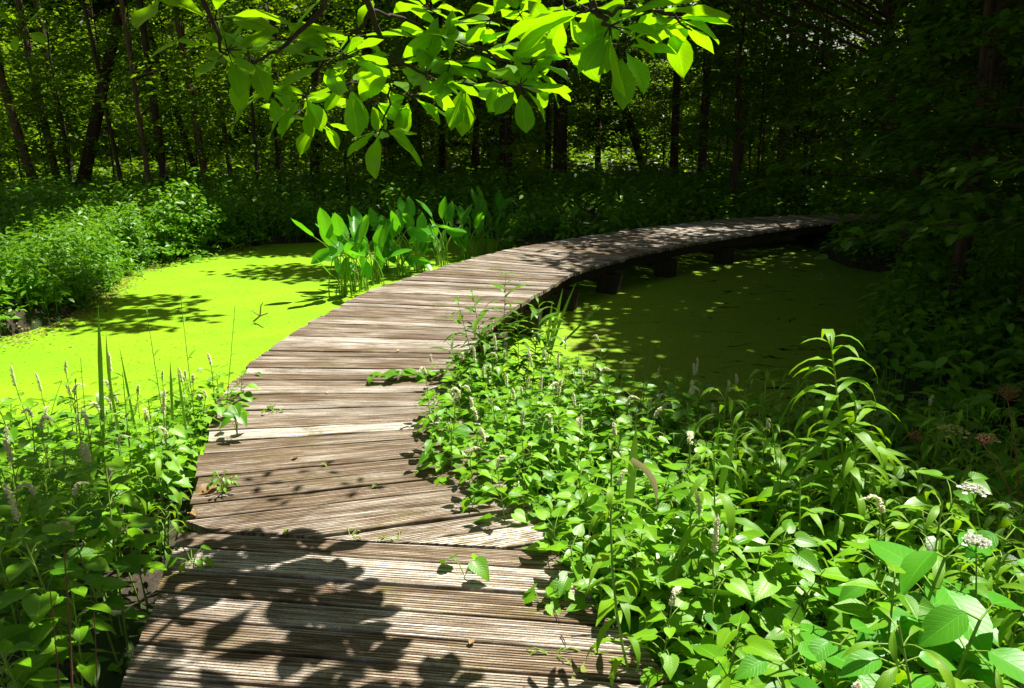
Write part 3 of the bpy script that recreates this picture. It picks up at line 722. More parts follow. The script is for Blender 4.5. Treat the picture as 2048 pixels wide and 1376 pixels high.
for sx, w in ((True, 'right'), (False, 'left')):
    bake(st, sx, {'leaves': f'dense heart-shaped leaves massed at the far end of the {w} bed', 'stem': f'thin green stems among the massed plants of the {w} bed', 'flower_spike': f'pale spikes over the massed plants of the {w} bed'}, w)
for o in pl_sp+pl_no+pl_ln:
    for c in list(o.children): bpy.data.objects.remove(c)
    bpy.data.objects.remove(o)

# ------------------------------------------------------------------ overhanging magnolia
T_mag = [tpl('magn', .16, .10, 3, .016, 0, 0, 1.1), tpl('magn', .42, .22, 3, .03, 0, 1.5, 1.15), tpl('magn', .08, .02, 3, .022, 0, 3, 1.15), tpl('magn', .30, -.08, 3, .03, 0, 4, 1.1), tpl('magn', .12, .34, 3, .03, 0, 2, 1.2)]
MS = 1.24
def PM(u, v, Y): return PY(u, v, Y*(MS+(1.0-MS)*min(1, max(0, (u-880)/220))))
mg = tag(empty('magnolia_tree', (-2.6, -.6, 0)), 'magnolia whose leafy boughs hang over the boardwalk at the top of the view', 'tree')
mo = np.array((-2.6, -.6, 0)); wood = B(); trunkp = np.array([(-2.6, -.6, -.4), (-2.55, -.5, .8), (-2.4, -.2, 1.8), (-2.1, .2, 2.7), (-1.8, .6, 3.5)])
tk = B().add(*tube(trunkp-mo, [.14, .10, .085, .07, .05], 10)); tk.build('trunk', 'bark', mg)
ml = B()
def bough(pts, r0, r1): wood.add(*tube(np.asarray(pts)-mo, np.linspace(r0, r1, len(pts)), 7))
def whorl(c, ax, n, L, spread=1.15, jit=.3, start=0.0):
    L = L*.73; n = n+1
    c = np.asarray(c, float); ax = nrmz(np.asarray(ax, float)); u = nrmz(np.cross(ax, (0, 0, 1.001) if abs(ax[2]) < .9 else (1, 0, 0))); w = np.cross(ax, u)
    for k in range(n):
        a = start+k*2*math.pi/n+R.normal(0, jit); el = spread*R.uniform(.75, 1.2)
        d = ax*math.cos(el)+(u*math.cos(a)+w*math.sin(a))*math.sin(el); d[2] = d[2]*.6-.05-.16*R.random()
        nn = np.array((0, 0, 1.0))+R.normal(0, .28, 3)+ax*.25
        s = L*R.uniform(.68, 1.1); p = c+d*R.uniform(.01, .025)
        ml.add(*inst(T_mag[int(R.integers(5))], (p+nrmz(d)*.02)[None]-mo, d[None], nn[None], s, [R.random()]))
        wood.add(*tube([c-mo, p+nrmz(d)*.022-mo], [.0025, .0018], 4))
# boughs (read off the photo at their distances)
B1 = [(-2.1, .2, 2.7), PM(520, -420, 1.5), PM(660, -180, 1.9), PM(740, 20, 2.25), PM(770, 110, 2.4), PM(850, 148, 2.45)]
B2 = [PM(740, 20, 2.25), PM(800, 38, 2.35), PM(880, 68, 2.45), PM(990, 110, 2.55), PM(1060, 128, 2.6)]
B3 = [PM(620, -160, 1.8), PM(640, 10, 2.0), PM(575, 85, 2.1), PM(505, 128, 2.15)]
B4 = [PM(740, 20, 2.25), PM(712, 70, 2.3), PM(655, 125, 2.3), PM(612, 190, 2.35)]
B5 = [(-2.1, .2, 2.7), PM(900, -500, 1.5), PM(1130, -220, 1.9), PM(1190, 20, 2.1), PM(1220, 52, 2.15)]
B6 = [PM(770, 110, 2.4), PM(782, 180, 2.5), PM(768, 240, 2.5), PM(760, 262, 2.5)]
B7 = [PM(1190, 20, 2.1), PM(1260, 10, 2.2), PM(1330, 25, 2.3), PM(1385, 60, 2.35)]
B8 = [PM(880, 68, 2.45), PM(905, 100, 2.5), PM(950, 140, 2.55), PM(1000, 165, 2.6)]
B9 = [(-1.9, .4, 3.2), PM(300, -420, 1.4), PM(360, -120, 1.6), PM(430, 60, 1.75), PM(455, 110, 1.8)]
B10 = [PM(360, -120, 1.6), PM(330, -60, 1.7), PM(290, 0, 1.75)]
for q, r0, r1 in ((B1, .02, .005), (B2, .007, .004), (B3, .011, .004), (B4, .007, .003), (B5, .017, .005), (B6, .005, .003), (B7, .006, .003), (B8, .005, .003), (B9, .012, .004), (B10, .006, .003)):
    Q = np.array(q); t = np.linspace(0, len(Q)-1, (len(Q)-1)*4+1); Q = np.stack([np.interp(t, np.arange(len(Q)), Q[:, j]) for j in range(3)], -1)
    Q[1:-1] += R.normal(0, .006, (len(Q)-2, 3)); bough(Q, r0, r1)
for (u, v, Y, n, L, ax) in (
    (850, 148, 2.45, 9, .27, (.5, .4, .3)), (790, 128, 2.42, 5, .24, (0, .5, .4)), (1060, 128, 2.6, 9, .24, (.8, .3, .3)), (960, 100, 2.5, 5, .25, (.3, .2, .8)),
    (505, 120, 2.15, 8, .20, (-.6, .4, .1)), (575, 80, 2.1, 5, .21, (-.3, .3, .5)), (612, 192, 2.35, 8, .20, (-.5, .3, -.2)), (1220, 52, 2.15, 9, .21, (.4, .4, -.1)),
    (1340, 35, 2.35, 8, .23, (.7, .3, .2)), (1300, 20, 2.25, 6, .25, (.4, .3, .5)), (762, 258, 2.5, 7, .21, (0, .2, -.6)), (1000, 165, 2.6, 7, .25, (.5, .3, -.1)),
    (655, 128, 2.3, 6, .24, (-.2, .4, .3)), (712, 72, 2.3, 4, .22, (-.2, .2, .6)), (880, 60, 2.45, 6, .24, (.2, .2, .8)), (455, 100, 1.8, 7, .18, (-.3, .6, 0)),
    (330, -20, 1.75, 4, .20, (-.5, .3, .3)), (700, 165, 2.5, 6, .22, (-.1, .5, -.2)), (1120, 90, 2.5, 7, .21, (.2, .3, .3)), (930, 165, 2.65, 6, .24, (.1, .4, -.3)),
    (1180, 20, 2.05, 6, .25, (-.2, .2, .5)), (430, 40, 1.75, 4, .24, (-.2, .3, .4)), (600, 220, 2.5, 5, .18, (-.3, .2, -.5)), (40, 60, 2.4, 5, .10, (-.2, .3, .2)), (860, 20, 2.5, 6, .24, (.2, .2, .6)), (740, 200, 2.55, 6, .2, (-.1, .4, 0)), (820, 190, 2.6, 6, .2, (.1, .4, -.1)), (900, 130, 2.4, 6, .2, (.1, .4, .2)), (1040, 170, 2.5, 7, .22, (.2, .5, -.1)), (690, 110, 2.2, 6, .2, (-.1, .4, .3)), (980, 40, 2.4, 6, .22, (.2, .4, .4)), (640, 240, 2.6, 5, .17, (-.2, .4, -.2)), (1240, 90, 2.3, 6, .19, (.1, .5, 0)), (1130, 20, 2.3, 6, .22, (0, .5, .3)), (540, 180, 2.3, 5, .2, (-.4, .4, 0)), (1040, 30, 2.5, 6, .26, (.2, .2, .6))):
    whorl(PM(u, v, Y), ax, n, L)
# more of the crown, above the view, whose leaves shade the near deck
for (gx_, gy_, z, n) in ((-1.0, 2.1, 2.6, 4), (-.9, 2.4, 3.0, 4), (-.6, 2.1, 3.2, 4), (-1.2, 2.0, 3.3, 5),
                         (-1.4, 2.3, 3.2, 8), (-1.7, 2.0, 3.0, 8), (-1.5, 1.7, 3.4, 8), (-2.1, 2.4, 3.3, 8), (-1.2, 1.6, 2.8, 8), (-2.5, 2.0, 3.5, 8), (-1.9, 2.9, 3.5, 7), (-2.4, 2.9, 3.2, 7), (-2.9, 2.6, 3.5, 8), (-.8, 1.7, 3.0, 7), (-.2, 1.7, 3.2, 7)):
    c = np.array((gx_-SH[0]*z, gy_-SH[1]*z, z)); whorl(c, (.1, .2, .6), n, .25, 1.3)
    s = np.array((-1.8, .6, 3.5)); wood.add(*tube(bez(s-mo, (s+c)/2+np.array((0, 0, .35))-mo, c-mo, 8), np.linspace(.022, .005, 8), 6))
for (gx_, gy_, z, n) in ((-1.0, 3.25, 3.1, 3), (-.72, 3.35, 3.3, 3), (-.95, 3.55, 3.4, 2), (-1.2, 3.4, 3.2, 3)):
    c = np.array((gx_-SH[0]*z, gy_-SH[1]*z, z)); whorl(c, (.1, .2, .6), n, .13, 1.3); s_ = np.array((-1.8, .6, 3.5)); wood.add(*tube(bez(s_-mo, (s_+c)/2+np.array((0, 0, .3))-mo, c-mo, 8), np.linspace(.014, .003, 8), 5))
ml.build('leaves', 'magnolia', mg); wood.build('boughs', 'twig_dark', mg)

# ------------------------------------------------------------------ arrow arums beside the deck
T_pad = [tpl('paddle', .35, .02, 2, .01), tpl('paddle', .55, .10, 2, .015, 0, 1), tpl('paddle', .2, -.12, 2, .01, 0, 2, 1.1)]
arum_spec = [((690, 592), 1.06, 8, 'nearest arum clump leaning left over the duckweed, left of the others'), ((722, 582), .98, 8, 'arum with broad upright leaves beside the leftmost clump'), ((752, 568), 1.0, 8, 'tall bright arum at the deck edge with a twisted top leaf'),
             ((800, 552), .9, 7, 'low arum in the middle of the row beside the boardwalk'), ((838, 545), 1.05, 8, 'tallest arum in the middle of the row beside the boardwalk'), ((880, 530), 1.0, 7, 'arum with leaves spreading right over the boardwalk edge'),
             ((930, 518), .8, 7, 'small shaded arum between the two taller groups'), ((965, 508), 1.1, 8, 'tall arum near the far end of the arum row'), ((1000, 500), 1.0, 7, 'arum whose leaves lean right at the end of the row'), ((770, 545), .85, 6, 'arum in shade behind the bright arums'), ((1050, 488), .5, 5, 'smallest arum last of the row by the boardwalk')]
for (u, v), H, n, lab in arum_spec:
    p = P(u, v, WATER); root = tag(empty('arum_plant', (p[0], p[1], WATER)), lab, 'plant', 'arums beside the boardwalk'); sb, lb = B(), B()
    for k in range(n+9):
        a = R.uniform(0, 6.28); h = H*R.uniform(.16, .85) if k else H*.85; sp = R.uniform(.1, .6)*h+(.0); b0 = np.array((R.normal(0, .06), R.normal(0, .06), -.1))
        e = np.array((math.cos(a)*sp, math.sin(a)*sp*.8, h*.92)); sb.add(*tube(bez(b0, (b0[0]*1.2, b0[1]*1.2, h*.6), e, 7), np.linspace(.009, .005, 7), 5))
        d = np.array((math.cos(a)*R.uniform(.2, 1.0), math.sin(a)*R.uniform(.2, .8), R.uniform(.5, 1.8) if R.random() < .72 else R.uniform(-.6, .3)))
        nn = np.array((-math.cos(a), -math.sin(a)-.6*R.random(), R.uniform(.3, 1.2)))+R.normal(0, .3, 3)
        lb.add(*inst(T_pad[int(R.integers(3))], e[None], d[None], nn[None], R.uniform(.30, .44)*min(1, H+.1)*(1 if h > .5*H else .75), [R.random()]))
    lb.build('leaves', 'arum', root); sb.build('stems', 'stem', root)

# ------------------------------------------------------------------ tall stalks with drooping lance leaves
def stalk(base, top, n, ls, label, kind='lance', mname='lance', lean=(0, 0), step0=.12, tuft=True, group=None, name='tall_leafy_stalk', droop=1.9, stemm='stem', sr=.006):
    base, top = np.asarray(base, float), np.asarray(top, float); root = tag(empty(name, base), label, 'plant', group); v = top-base; m_ = 9
    t = np.linspace(0, 1, m_); pts = v*t[:, None]+np.stack([lean[0]*np.sin(t*3.14), lean[1]*np.sin(t*3.14), 0*t], -1)
    B().add(*tube(pts, np.linspace(sr, sr*.4, m_), 6)).build('stem', stemm, root)
    wd_ = .95 if kind == 'lance' else 1
    Ts = [tpl(kind, .18, droop, 2, .01, 0, 0, wd_), tpl(kind, .3, droop*1.25, 2, .015, 0, 2, wd_), tpl(kind, .12, droop*.75, 2, .02, 0, 3, wd_)]
    lb = B(); ph = R.uniform(0, 6.28)
    for k in range(n):
        f = step0+(1-step0)*((k+.5)/n)**.9; i = f*(m_-1); i0 = min(int(i), m_-2); s = pts[i0]+(pts[i0+1]-pts[i0])*(i-i0)
        a = ph+k*2.4+R.normal(0, .3); up = 1.0 if f < .93 else 2.2
        d = np.array((math.cos(a), math.sin(a), up*R.uniform(.3, 1.2))); nn = np.array((-math.cos(a)*up, -math.sin(a)*up, 1.2))+R.normal(0, .15, 3)
        sz = ls*R.uniform(.75, 1.1)*(1.0 if f < .88 else (.75 if f < .96 else .5))*(.55+.45*min(1, f/.4))
        lb.add(*inst(Ts[k % 3], s[None], d[None], nn[None], sz, [R.random()]))
    lb.build('leaves', mname, root); return root
def stalk_px(top, base, Y, n, ls, label, **k):
    b_ = PY(base[0], base[1], Y); b_[2] = float(terr(b_[0], b_[1])); t_ = PY(top[0], top[1], Y); b_[0] = b_[0]; return stalk(b_, t_, n, ls, label, **k)
stalk_px((1660, 672), (1672, 1340), 2.7, 46, .27, 'tallest leafy stalk with long drooping leaves, lit against the dark pond', lean=(.03, 0))
stalk_px((1712, 800), (1690, 1340), 2.75, 34, .25, 'second tall stalk close behind the tallest one, leaning right')
stalk_px((1428, 905), (1440, 1330), 2.3, 34, .22, 'bright leafy stalk right of the heart-leaved bed, left of the tallest stalk')
stalk_px((1545, 850), (1560, 1300), 3.0, 34, .2, 'medium stalk in half shade between the bright stalk and the tallest one')
stalk_px((1835, 930), (1830, 1300), 2.7, 30, .2, 'dark stalk right of the tallest stalk, below the dried flower head')
stalk_px((1225, 880), (1320, 1250), 2.1, 34, .15, 'sprawling stalk with hanging striped leaves over the front of the right bed', lean=(-.06, -.05), droop=2.2)
stalk_px((1600, 960), (1600, 1340), 2.4, 28, .17, 'short stalk at the foot of the tallest stalk on its left')
stalk_px((1770, 1000), (1760, 1340), 2.5, 26, .17, 'short shaded stalk at the foot of the tallest stalk on its right')
stalk_px((360, 585), (385, 800), 3.9, 14, .10, 'thin tall stalk standing highest over the duckweed in the left bed', sr=.003, name='slender_stalk', droop=1.0)
stalk_px((292, 615), (330, 820), 3.8, 12, .09, 'thin stalk left of the highest one in the left bed', sr=.003, name='slender_stalk', droop=1.0)
stalk_px((470, 610), (430, 800), 4.3, 12, .09, 'thin stalk leaning right near the boardwalk in the left bed', sr=.003, name='slender_stalk', droop=1.0)
stalk_px((245, 745), (250, 900), 3.4, 16, .11, 'dark leafy stalk in the left bed beside the tall grass blade', sr=.004, mname='lizard', name='slender_stalk', droop=1.0)
stalk_px((150, 760), (150, 900), 3.4, 16, .10, 'dark leafy stalk at the left end of the left bed', sr=.004, mname='lizard', name='slender_stalk', droop=1.0)
# willow-like sprigs by the deck edge
for (tp, bs_, Y_, n_, ls_, sm_, lab_) in (
    ((1012, 546), (1000, 790), 5.2, 26, .17, 'stem', 'tallest willow-leaved sprig rising over the right deck edge'),
    ((945, 588), (990, 800), 5.0, 30, .17, 'redstem', 'bushy willow-leaved sprig leaning left over the deck'),
    ((915, 600), (975, 800), 5.05, 24, .15, 'stem', 'leftmost willow-leaved sprig with yellowish tips over the deck'),
    ((1078, 600), (1062, 810), 5.2, 30, .18, 'redstem', 'willow-leaved sprig over the dark gap under the boardwalk'),
    ((1035, 630), (1040, 810), 5.1, 24, .17, 'stem', 'willow-leaved sprig between the tallest one and the dark gap'),
    ((970, 655), (1010, 810), 4.9, 26, .16, 'stem', 'low willow-leaved sprig in front of the deck edge'),
    ((1105, 650), (1080, 810), 5.1, 22, .16, 'stem', 'rightmost willow-leaved sprig beside the tuft of blades'),
    ((900, 690), (960, 810), 4.8, 22, .14, 'stem', 'lowest willow-leaved sprig hanging over the boards')):
    stalk_px(tp, bs_, Y_, n_, ls_*1.4, lab_, name='leafy_sprig', droop=1.3, sr=.004, mname='willow', stemm=sm_)
stalk(PY(905, 745, 5.1), PY(735, 765, 4.9)+np.array((0, 0, .03)), 18, .15, 'leafy sprig reaching left across the boardwalk above its own shadow', name='leafy_sprig', lean=(0, 0), droop=1.6, sr=.003, mname='bank', kind='ovate')

# ------------------------------------------------------------------ broad leaved plants and hydrangeas, lower right
def broad(c, base, n, L, label, ring=.0, tilt=.35):
    c, base = np.asarray(c, float), np.asarray(base, float); root = tag(empty('broad_leaved_plant', base), label, 'plant'); sb, lb = B(), B()
    pts = bez(base*0, (c-base)*np.array((.3, .3, .6)), c-base, 7); sb.add(*tube(pts, np.linspace(.007, .004, 7), 6))
    T = [tpl('broad', .16, .18, 3, .010), tpl('broad', .28, .30, 3, .014, 0, 2), tpl('broad', .10, .08, 3, .012, 0, 4)]
    for k in range(n):
        f = 1-.5*(k//2)/(n/2); s = pts[min(6, int(f*6))]; a = k*math.pi+(k//2)*math.pi/2+R.normal(0, .2)+.4
        e = s+np.array((math.cos(a)*.05, math.sin(a)*.05, .03)); sb.add(*tube([s, e], [.003, .0022], 4))
        d = np.array((math.cos(a), math.sin(a), R.uniform(-.55, .1))); lb.add(*inst(T[k % 3], e[None], d[None], np.array([(R.normal(0, tilt*.5), R.normal(-.2, tilt*.5), 1.0)]), L*R.uniform(.75, 1.1)*(1 if k > 1 else .7), [R.random()]))
    lb.build('leaves', 'broad', root); sb.build('stem', 'stem', root); return root
def bpx(u, v, Y, n, L, label): c = PY(u, v, Y); broad(c, (c[0]+R.normal(0, .04), c[1]+.06, float(terr(c[0], c[1]))), n, L, label)
bpx(1890, 1115, 1.95, 10, .21, 'large broad-leaved plant at the lower right with the biggest leaf facing the viewer')
bpx(1960, 1240, 1.7, 8, .20, 'broad-leaved plant at the right edge below the white flower')
bpx(1680, 1290, 1.75, 10, .15, 'bright broad-leaved plant at the bottom right below the tall stalk')
bpx(1790, 1330, 1.62, 8, .16, 'broad-leaved plant at the bottom edge near the right corner')
bpx(1560, 1330, 1.68, 8, .13, 'small broad-leaved plant at the bottom edge right of the deck')
bpx(2010, 1080, 2.2, 6, .17, 'broad-leaved plant cut by the right edge beside the white flowers')
bpx(1760, 1180, 2.0, 8, .14, 'broad-leaved plant left of the big facing leaf')
def flower_head(kind, uv, Y, base_uv, r, label):
    c = PY(*uv, Y); bs = PY(*base_uv, Y+.05); bs[2] = float(terr(bs[0], bs[1])); root = tag(empty('hydrangea_stem' if kind != 'brown' else 'dried_flower_stem', bs), label, 'plant')
    pts = bez(bs*0, (c-bs)*np.array((.2, .2, .6)), c-bs, 9); sb = B().add(*tube(pts, np.linspace(.005, .002, 9), 5)); top = c-bs; fb = B()
    nb = 60 if kind != 'brown' else 40
    for k in range(nb):
        a = R.uniform(0, 6.28); q = math.sqrt(R.random())*r; e = top+np.array((math.cos(a)*q, math.sin(a)*q, (.35*(1-(q/r)**2)*r if kind != 'brown' else R.uniform(0, .9)*r)+.3*r+R.normal(0, .003)))
        sb.add(*tube(bez(top, (top+e)/2-np.array((0, 0, .004)), e, 3), [.0012, .001, .0008], 3))
        m_ = 7; d = crand(m_); d[:, 2] = abs(d[:, 2])*.5+.2
        fb.add(*inst(diamond(1, 1.0), np.repeat(e[None], m_, 0), d, crand(m_), .0075 if kind != 'brown' else .005, R.random(m_)))
    if kind != 'brown':
        for k in range(4):
            a = R.uniform(0, 6.28); e = top+np.array((math.cos(a)*r*1.15, math.sin(a)*r*1.15, .2*r))
            for j in range(4):
                b_ = j*1.57; fb.add(*inst(diamond(1, 1.1), e[None], np.array([(math.cos(b_), math.sin(b_), .1)]), np.array([(0, -.5, 1.)]), .011, [R.random()]))
        for s_ in (1, -1):
            for f in (5, 3):
                T = tpl('broad', .18, .2, 2, .012); a = R.uniform(0, 6.28); lb_ = inst(T, pts[f][None], np.array([(math.cos(a)*s_, math.sin(a)*s_, -.1)]), np.array([(0, -.2, 1.)]), R.uniform(.09, .13), [R.random()])
                L_ = B().add(*lb_)
                L_.build('leaf', 'broad', root)
    fb.build('flower_head', kind, root); sb.build('stem', 'stem' if kind != 'brown' else 'redstem', root)
flower_head('white', (1945, 985), 2.35, (1985, 1200), .036, 'cream flat flower head on a thin stem above the white one')
flower_head('white', (1952, 1090), 1.95, (1960, 1300), .033, 'brightest white flower head near the right edge')
flower_head('yellow', (1903, 870), 3.1, (1960, 1150), .055, 'yellow green flat flower head in the shade on the right')
flower_head('yellow', (1972, 882), 3.1, (2010, 1150), .04, 'small yellow green flower head between the yellow head and the right edge')
flower_head('brown', (2015, 800), 2.7, (2040, 1150), .045, 'large dried brown flower head at the right edge')
flower_head('brown', (1828, 880), 3.0, (1850, 1150), .03, 'small dried brown flower head right of the tallest stalk')
flower_head('brown', (1968, 890), 2.6, (2090, 1100), .025, 'tiny dried head on a bare arching stem at the right')

# ------------------------------------------------------------------ grass blades
def blade_px(tip, base, Y, w, label, bend=0.0, dead=False):
    b_ = PY(*base, Y); t_ = PY(*tip, Y); mid = (b_+t_)/2+np.array((bend, 0, abs(bend)*.7)); n = 14
    pts = bez(b_, mid, t_, n)-b_; t = np.linspace(0, 1, n); wd = w*np.minimum(1, (1-t)*2.6+.02)*.5; tg = nrmz(np.gradient(pts, axis=0)); sd = nrmz(np.cross(tg, (0.25, 1, .1)))
    nn = np.cross(sd, tg); V = np.stack([pts-sd*wd[:, None], pts+nn*wd[:, None]*.25, pts+sd*wd[:, None]], 1).reshape(-1, 3)
    F_ = [[i*3+j, i*3+j+1, (i+1)*3+j+1, (i+1)*3+j] for i in range(n-1) for j in (0, 1)]
    A = np.stack([np.tile([-1, 0, 1], n), np.repeat(t, 3), np.full(n*3, R.random())], -1)
    o = B().add(V, F_, A).build('grass_blade', 'straw' if dead else 'blade'); o.location = b_; return tag(o, label, 'grass blade')
blade_px((196, 604), (206, 880), 3.7, .028, 'tall broad grass blade standing over the duckweed at left')
blade_px((212, 660), (240, 870), 3.7, .018, 'grass blade leaning just right of the tall broad one', -.03)
blade_px((238, 690), (275, 880), 3.8, .014, 'dark thin blade right of the leaning grass blade')
blade_px((340, 718), (346, 860), 3.6, .016, 'upright blade in the middle of the left bed')
blade_px((354, 730), (372, 860), 3.6, .014, 'blade close right of the upright middle one')
blade_px((1273, 850), (1258, 1010), 2.5, .030, 'broad upright blade standing in the right bed')
blade_px((1312, 1010), (1262, 920), 2.35, .022, 'pale bent blade arching right in the right bed', .05, True)
blade_px((1630, 735), (1520, 960), 3.2, .010, 'thin pale blade arching right over the dark pond', -.06)
blade_px((1612, 870), (1520, 1080), 2.8, .030, 'wide blade bent over in an arch left of the tallest stalk', -.02)
blade_px((1155, 560), (1102, 700), 5.6, .02, 'right blade of the tuft at the pond edge by the boardwalk', -.02)
blade_px((1126, 575), (1098, 700), 5.6, .026, 'middle blade of the tuft at the pond edge by the boardwalk')
blade_px((1105, 600), (1093, 700), 5.6, .022, 'left blade of the tuft at the pond edge by the boardwalk')
blade_px((1210, 600), (1120, 690), 5.6, .016, 'bent blade of the tuft at the pond edge leaning out over the duckweed', .03)
blade_px((1480, 850), (1440, 1010), 2.9, .028, 'blade folded over in the shaded middle of the right bed', -.03)
blade_px((1795, 850), (1770, 1010), 3.2, .03, 'dark broad blade right of the tallest stalk', -.06)
blade_px((1850, 860), (1815, 1020), 3.2, .03, 'dark broad blade curving below the yellow flower', .05)
blade_px((1440, 840), (1420, 960), 3.1, .02, 'short blade near the pond edge of the right bed')
blade_px((1500, 1190), (1385, 1180), 2.1, .02, 'small arched blade low in the right bed', .0)

# ------------------------------------------------------------------ left bank: lit bushes; right bank: dark growth
bush = []
for k in range(4):
    root = empty('bank_bush', (0, 0, -50)); H = R.uniform(.75, 1.25); ns_ = 48; z = R.uniform(.08, 1, ns_)*H; a = R.uniform(0, 6.28, ns_); rr = np.abs(R.normal(0, .34, ns_))*(1.25-.6*z/H)
    c = np.stack([np.cos(a)*rr+.15*np.sin(z*5+k), np.sin(a)*rr, z*R.uniform(.5, 1.15, ns_)], -1); lb = B(); spray_leaves(lb, c, .12, 13, .085, T_ov, .03, .4, -.25); lb.build('leaves', 'bank', root)
    tb = B()
    for q in c[::3]: tb.add(*tube(bez((0, 0, -.1), (q[0]*.3, q[1]*.3, q[2]*.6), q, 5), [.006, .005, .004, .003, .002], 4))
    tb.build('stems', 'stem', root); bush.append(root)
used_b = set()
def put_bush(x, y, s, label, group=None):
    j = int(R.integers(4)); o = bush[j] if j not in used_b else dup(bush[j]); used_b.add(j)
    o.location = (x, y, max(float(terr(x, y)), WATER-.05)); o.scale = (s, s, s*R.uniform(.85, 1.1)); o.rotation_euler = (0, 0, R.uniform(0, 6.28)); tag(o, label, 'bush', group)
sh = np.array(left_shore)[:9, :2]; seg = np.r_[0, np.cumsum(np.linalg.norm(np.diff(sh, axis=0), axis=1))]
for k in range(84):
    q = R.uniform(0, seg[-1]); p = np.array([np.interp(q, seg, sh[:, j]) for j in (0, 1)]); i = min(int(np.searchsorted(seg, q)), len(sh)-1); i = max(i, 1); tg = sh[i]-sh[i-1]; tg /= np.linalg.norm(tg); nn = np.array((-tg[1], tg[0]))
    p = p+nn*(-.05+2.3*R.random()**1.5); put_bush(p[0], p[1], R.uniform(.42, .72), 'leafy bush on the left bank along the edge of the duckweed', 'bushes on the left bank')
for (u, v, s) in ((340, 505, 1.25), (375, 500, 1.1), (310, 515, 1.05)): p = P(u, v, -.3); put_bush(p[0], p[1]+.5, s, {340: 'tallest brightly lit bush on the left bank', 375: 'bright bush just right of the tallest lit one', 310: 'bright bush just left of the tallest lit one'}[u])
for k in range(46):
    y = R.uniform(3.6, 14); x = np.interp(y, [3, 4.4, 5.5, 8, 11, 13, 15], [2.6, 2.9, 3.3, 4.9, 6.3, 8.0, 8.5])+R.uniform(0, 2.8)**1.1
    if y > 9 and pdist(DECK, np.array(x), np.array(y)) < 1.2: continue
    put_bush(x, y, R.uniform(.7, 1.25), 'dark leafy bush on the shaded right bank', 'bushes on the right bank')
xs, ys = land_pts(5200, -10, -3.2, 6, 16)
cover('left_bank_plants', xs, ys, .25, .7, .11, T_small[0], 'bank', 'leafy low plants covering the left bank', 8)
xs, ys = land_pts(5200, 1.9, 13, 3.2, 16)
cover('right_bank_plants', xs, ys, .2, .6, .12, T_small[0], 'bank', 'dark low plants covering the shaded right bank', 8)
xs, ys = land_pts(900, -5, 4, .8, 5.6)
cover('bed_undergrowth', xs, ys, .04, .18, .07, T_ov, 'lizard', 'low leaves between the stems of the beds beside the boardwalk', 5)

# ------------------------------------------------------------------ right hand bank trees with low leafy branches
T_r = tpl('ovate', .2, .15, 1, 0, 0, 0, 1.05)
def low_tree(x, y, H, branches, label, ls, nl):
    root = tag(empty('leafy_bank_tree', (x, y, 0)), label, 'tree'); o = np.array((x, y, 0)); tb, lb = B(), B(); zb = float(terr(x, y))-.1
    tb.add(*tube([(0, 0, zb), (.05, .05, 1.5), (-.05, .1, 3.2), (.02, .05, H)], [.10, .075, .055, .02], 8)); tb.build('trunk', 'bark', root); bb = B()
    for k in range(branches):
        z0 = R.uniform(.6, H*.95); a = R.uniform(0, 6.28); L = R.uniform(1.0, 2.5)*(1-.35*z0/H); s = np.array((0, 0, z0)); e = np.array((math.cos(a)*L, math.sin(a)*L, z0+R.uniform(-.25, .35)))
        pts = bez(s, (s+e)/2+np.array((0, 0, .25)), e, 8); bb.add(*tube(pts, np.linspace(.012, .003, 8), 5))
        m_ = nl; t = R.uniform(.25, 1, m_); c = np.stack([np.interp(t, np.linspace(0, 1, 8), pts[:, j]) for j in range(3)], -1); side = np.where(R.random(m_) < .5, 1, -1)*R.uniform(.02, .45, m_)*(1.15-t*.6)
        perp = np.array((-math.sin(a), math.cos(a), 0)); p = c+perp*side[:, None]+np.array((math.cos(a), math.sin(a), 0))*np.abs(side)[:, None]*.5; p[:, 2] += R.normal(0, .035, m_)-.12*np.abs(side)
        d = perp*np.sign(side)[:, None]*.8+np.array((math.cos(a), math.sin(a), -.25))+crand(m_, .3); nn = np.array((0, 0, 1))+crand(m_, .28)
        lb.add(*inst(T_r, p, d, nn, R.uniform(.6, 1.2, m_)*ls, R.random(m_)))
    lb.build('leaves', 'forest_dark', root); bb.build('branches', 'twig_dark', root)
low_tree(6.2, 10.4, 5.2, 42, 'leafy tree whose branches hang over the far bend of the boardwalk', 0.138, 120)
low_tree(4.9, 7.2, 4.6, 44, 'dark leafy tree overhanging the right side of the right pond', 0.127, 120)
low_tree(7.6, 8.4, 5.6, 40, 'dark leafy tree behind the others at the right edge', 0.138, 112)
low_tree(7.9, 12.6, 6.2, 40, 'leafy tree with small gaps of sky between its leaves at the upper right', 0.149, 112)
low_tree(9.9, 14.4, 6.8, 38, 'leafy tree deep behind the right bank', 0.161, 104)
low_tree(4.0, 4.9, 3.8, 26, 'nearest leafy tree at the right edge of the view', 0.115, 112)
low_tree(5.0, 8.6, 5.2, 40, 'leafy tree reaching over the middle of the right pond at the upper right', .12, 110)
low_tree(6.0, 11.8, 6.0, 44, 'leafy tree above the far bend with sunlit leaf tips', .13, 110)
low_tree(5.2, 18.6, 4.4, 24, 'leafy tree left of the boardwalk end', 0.138, 96)

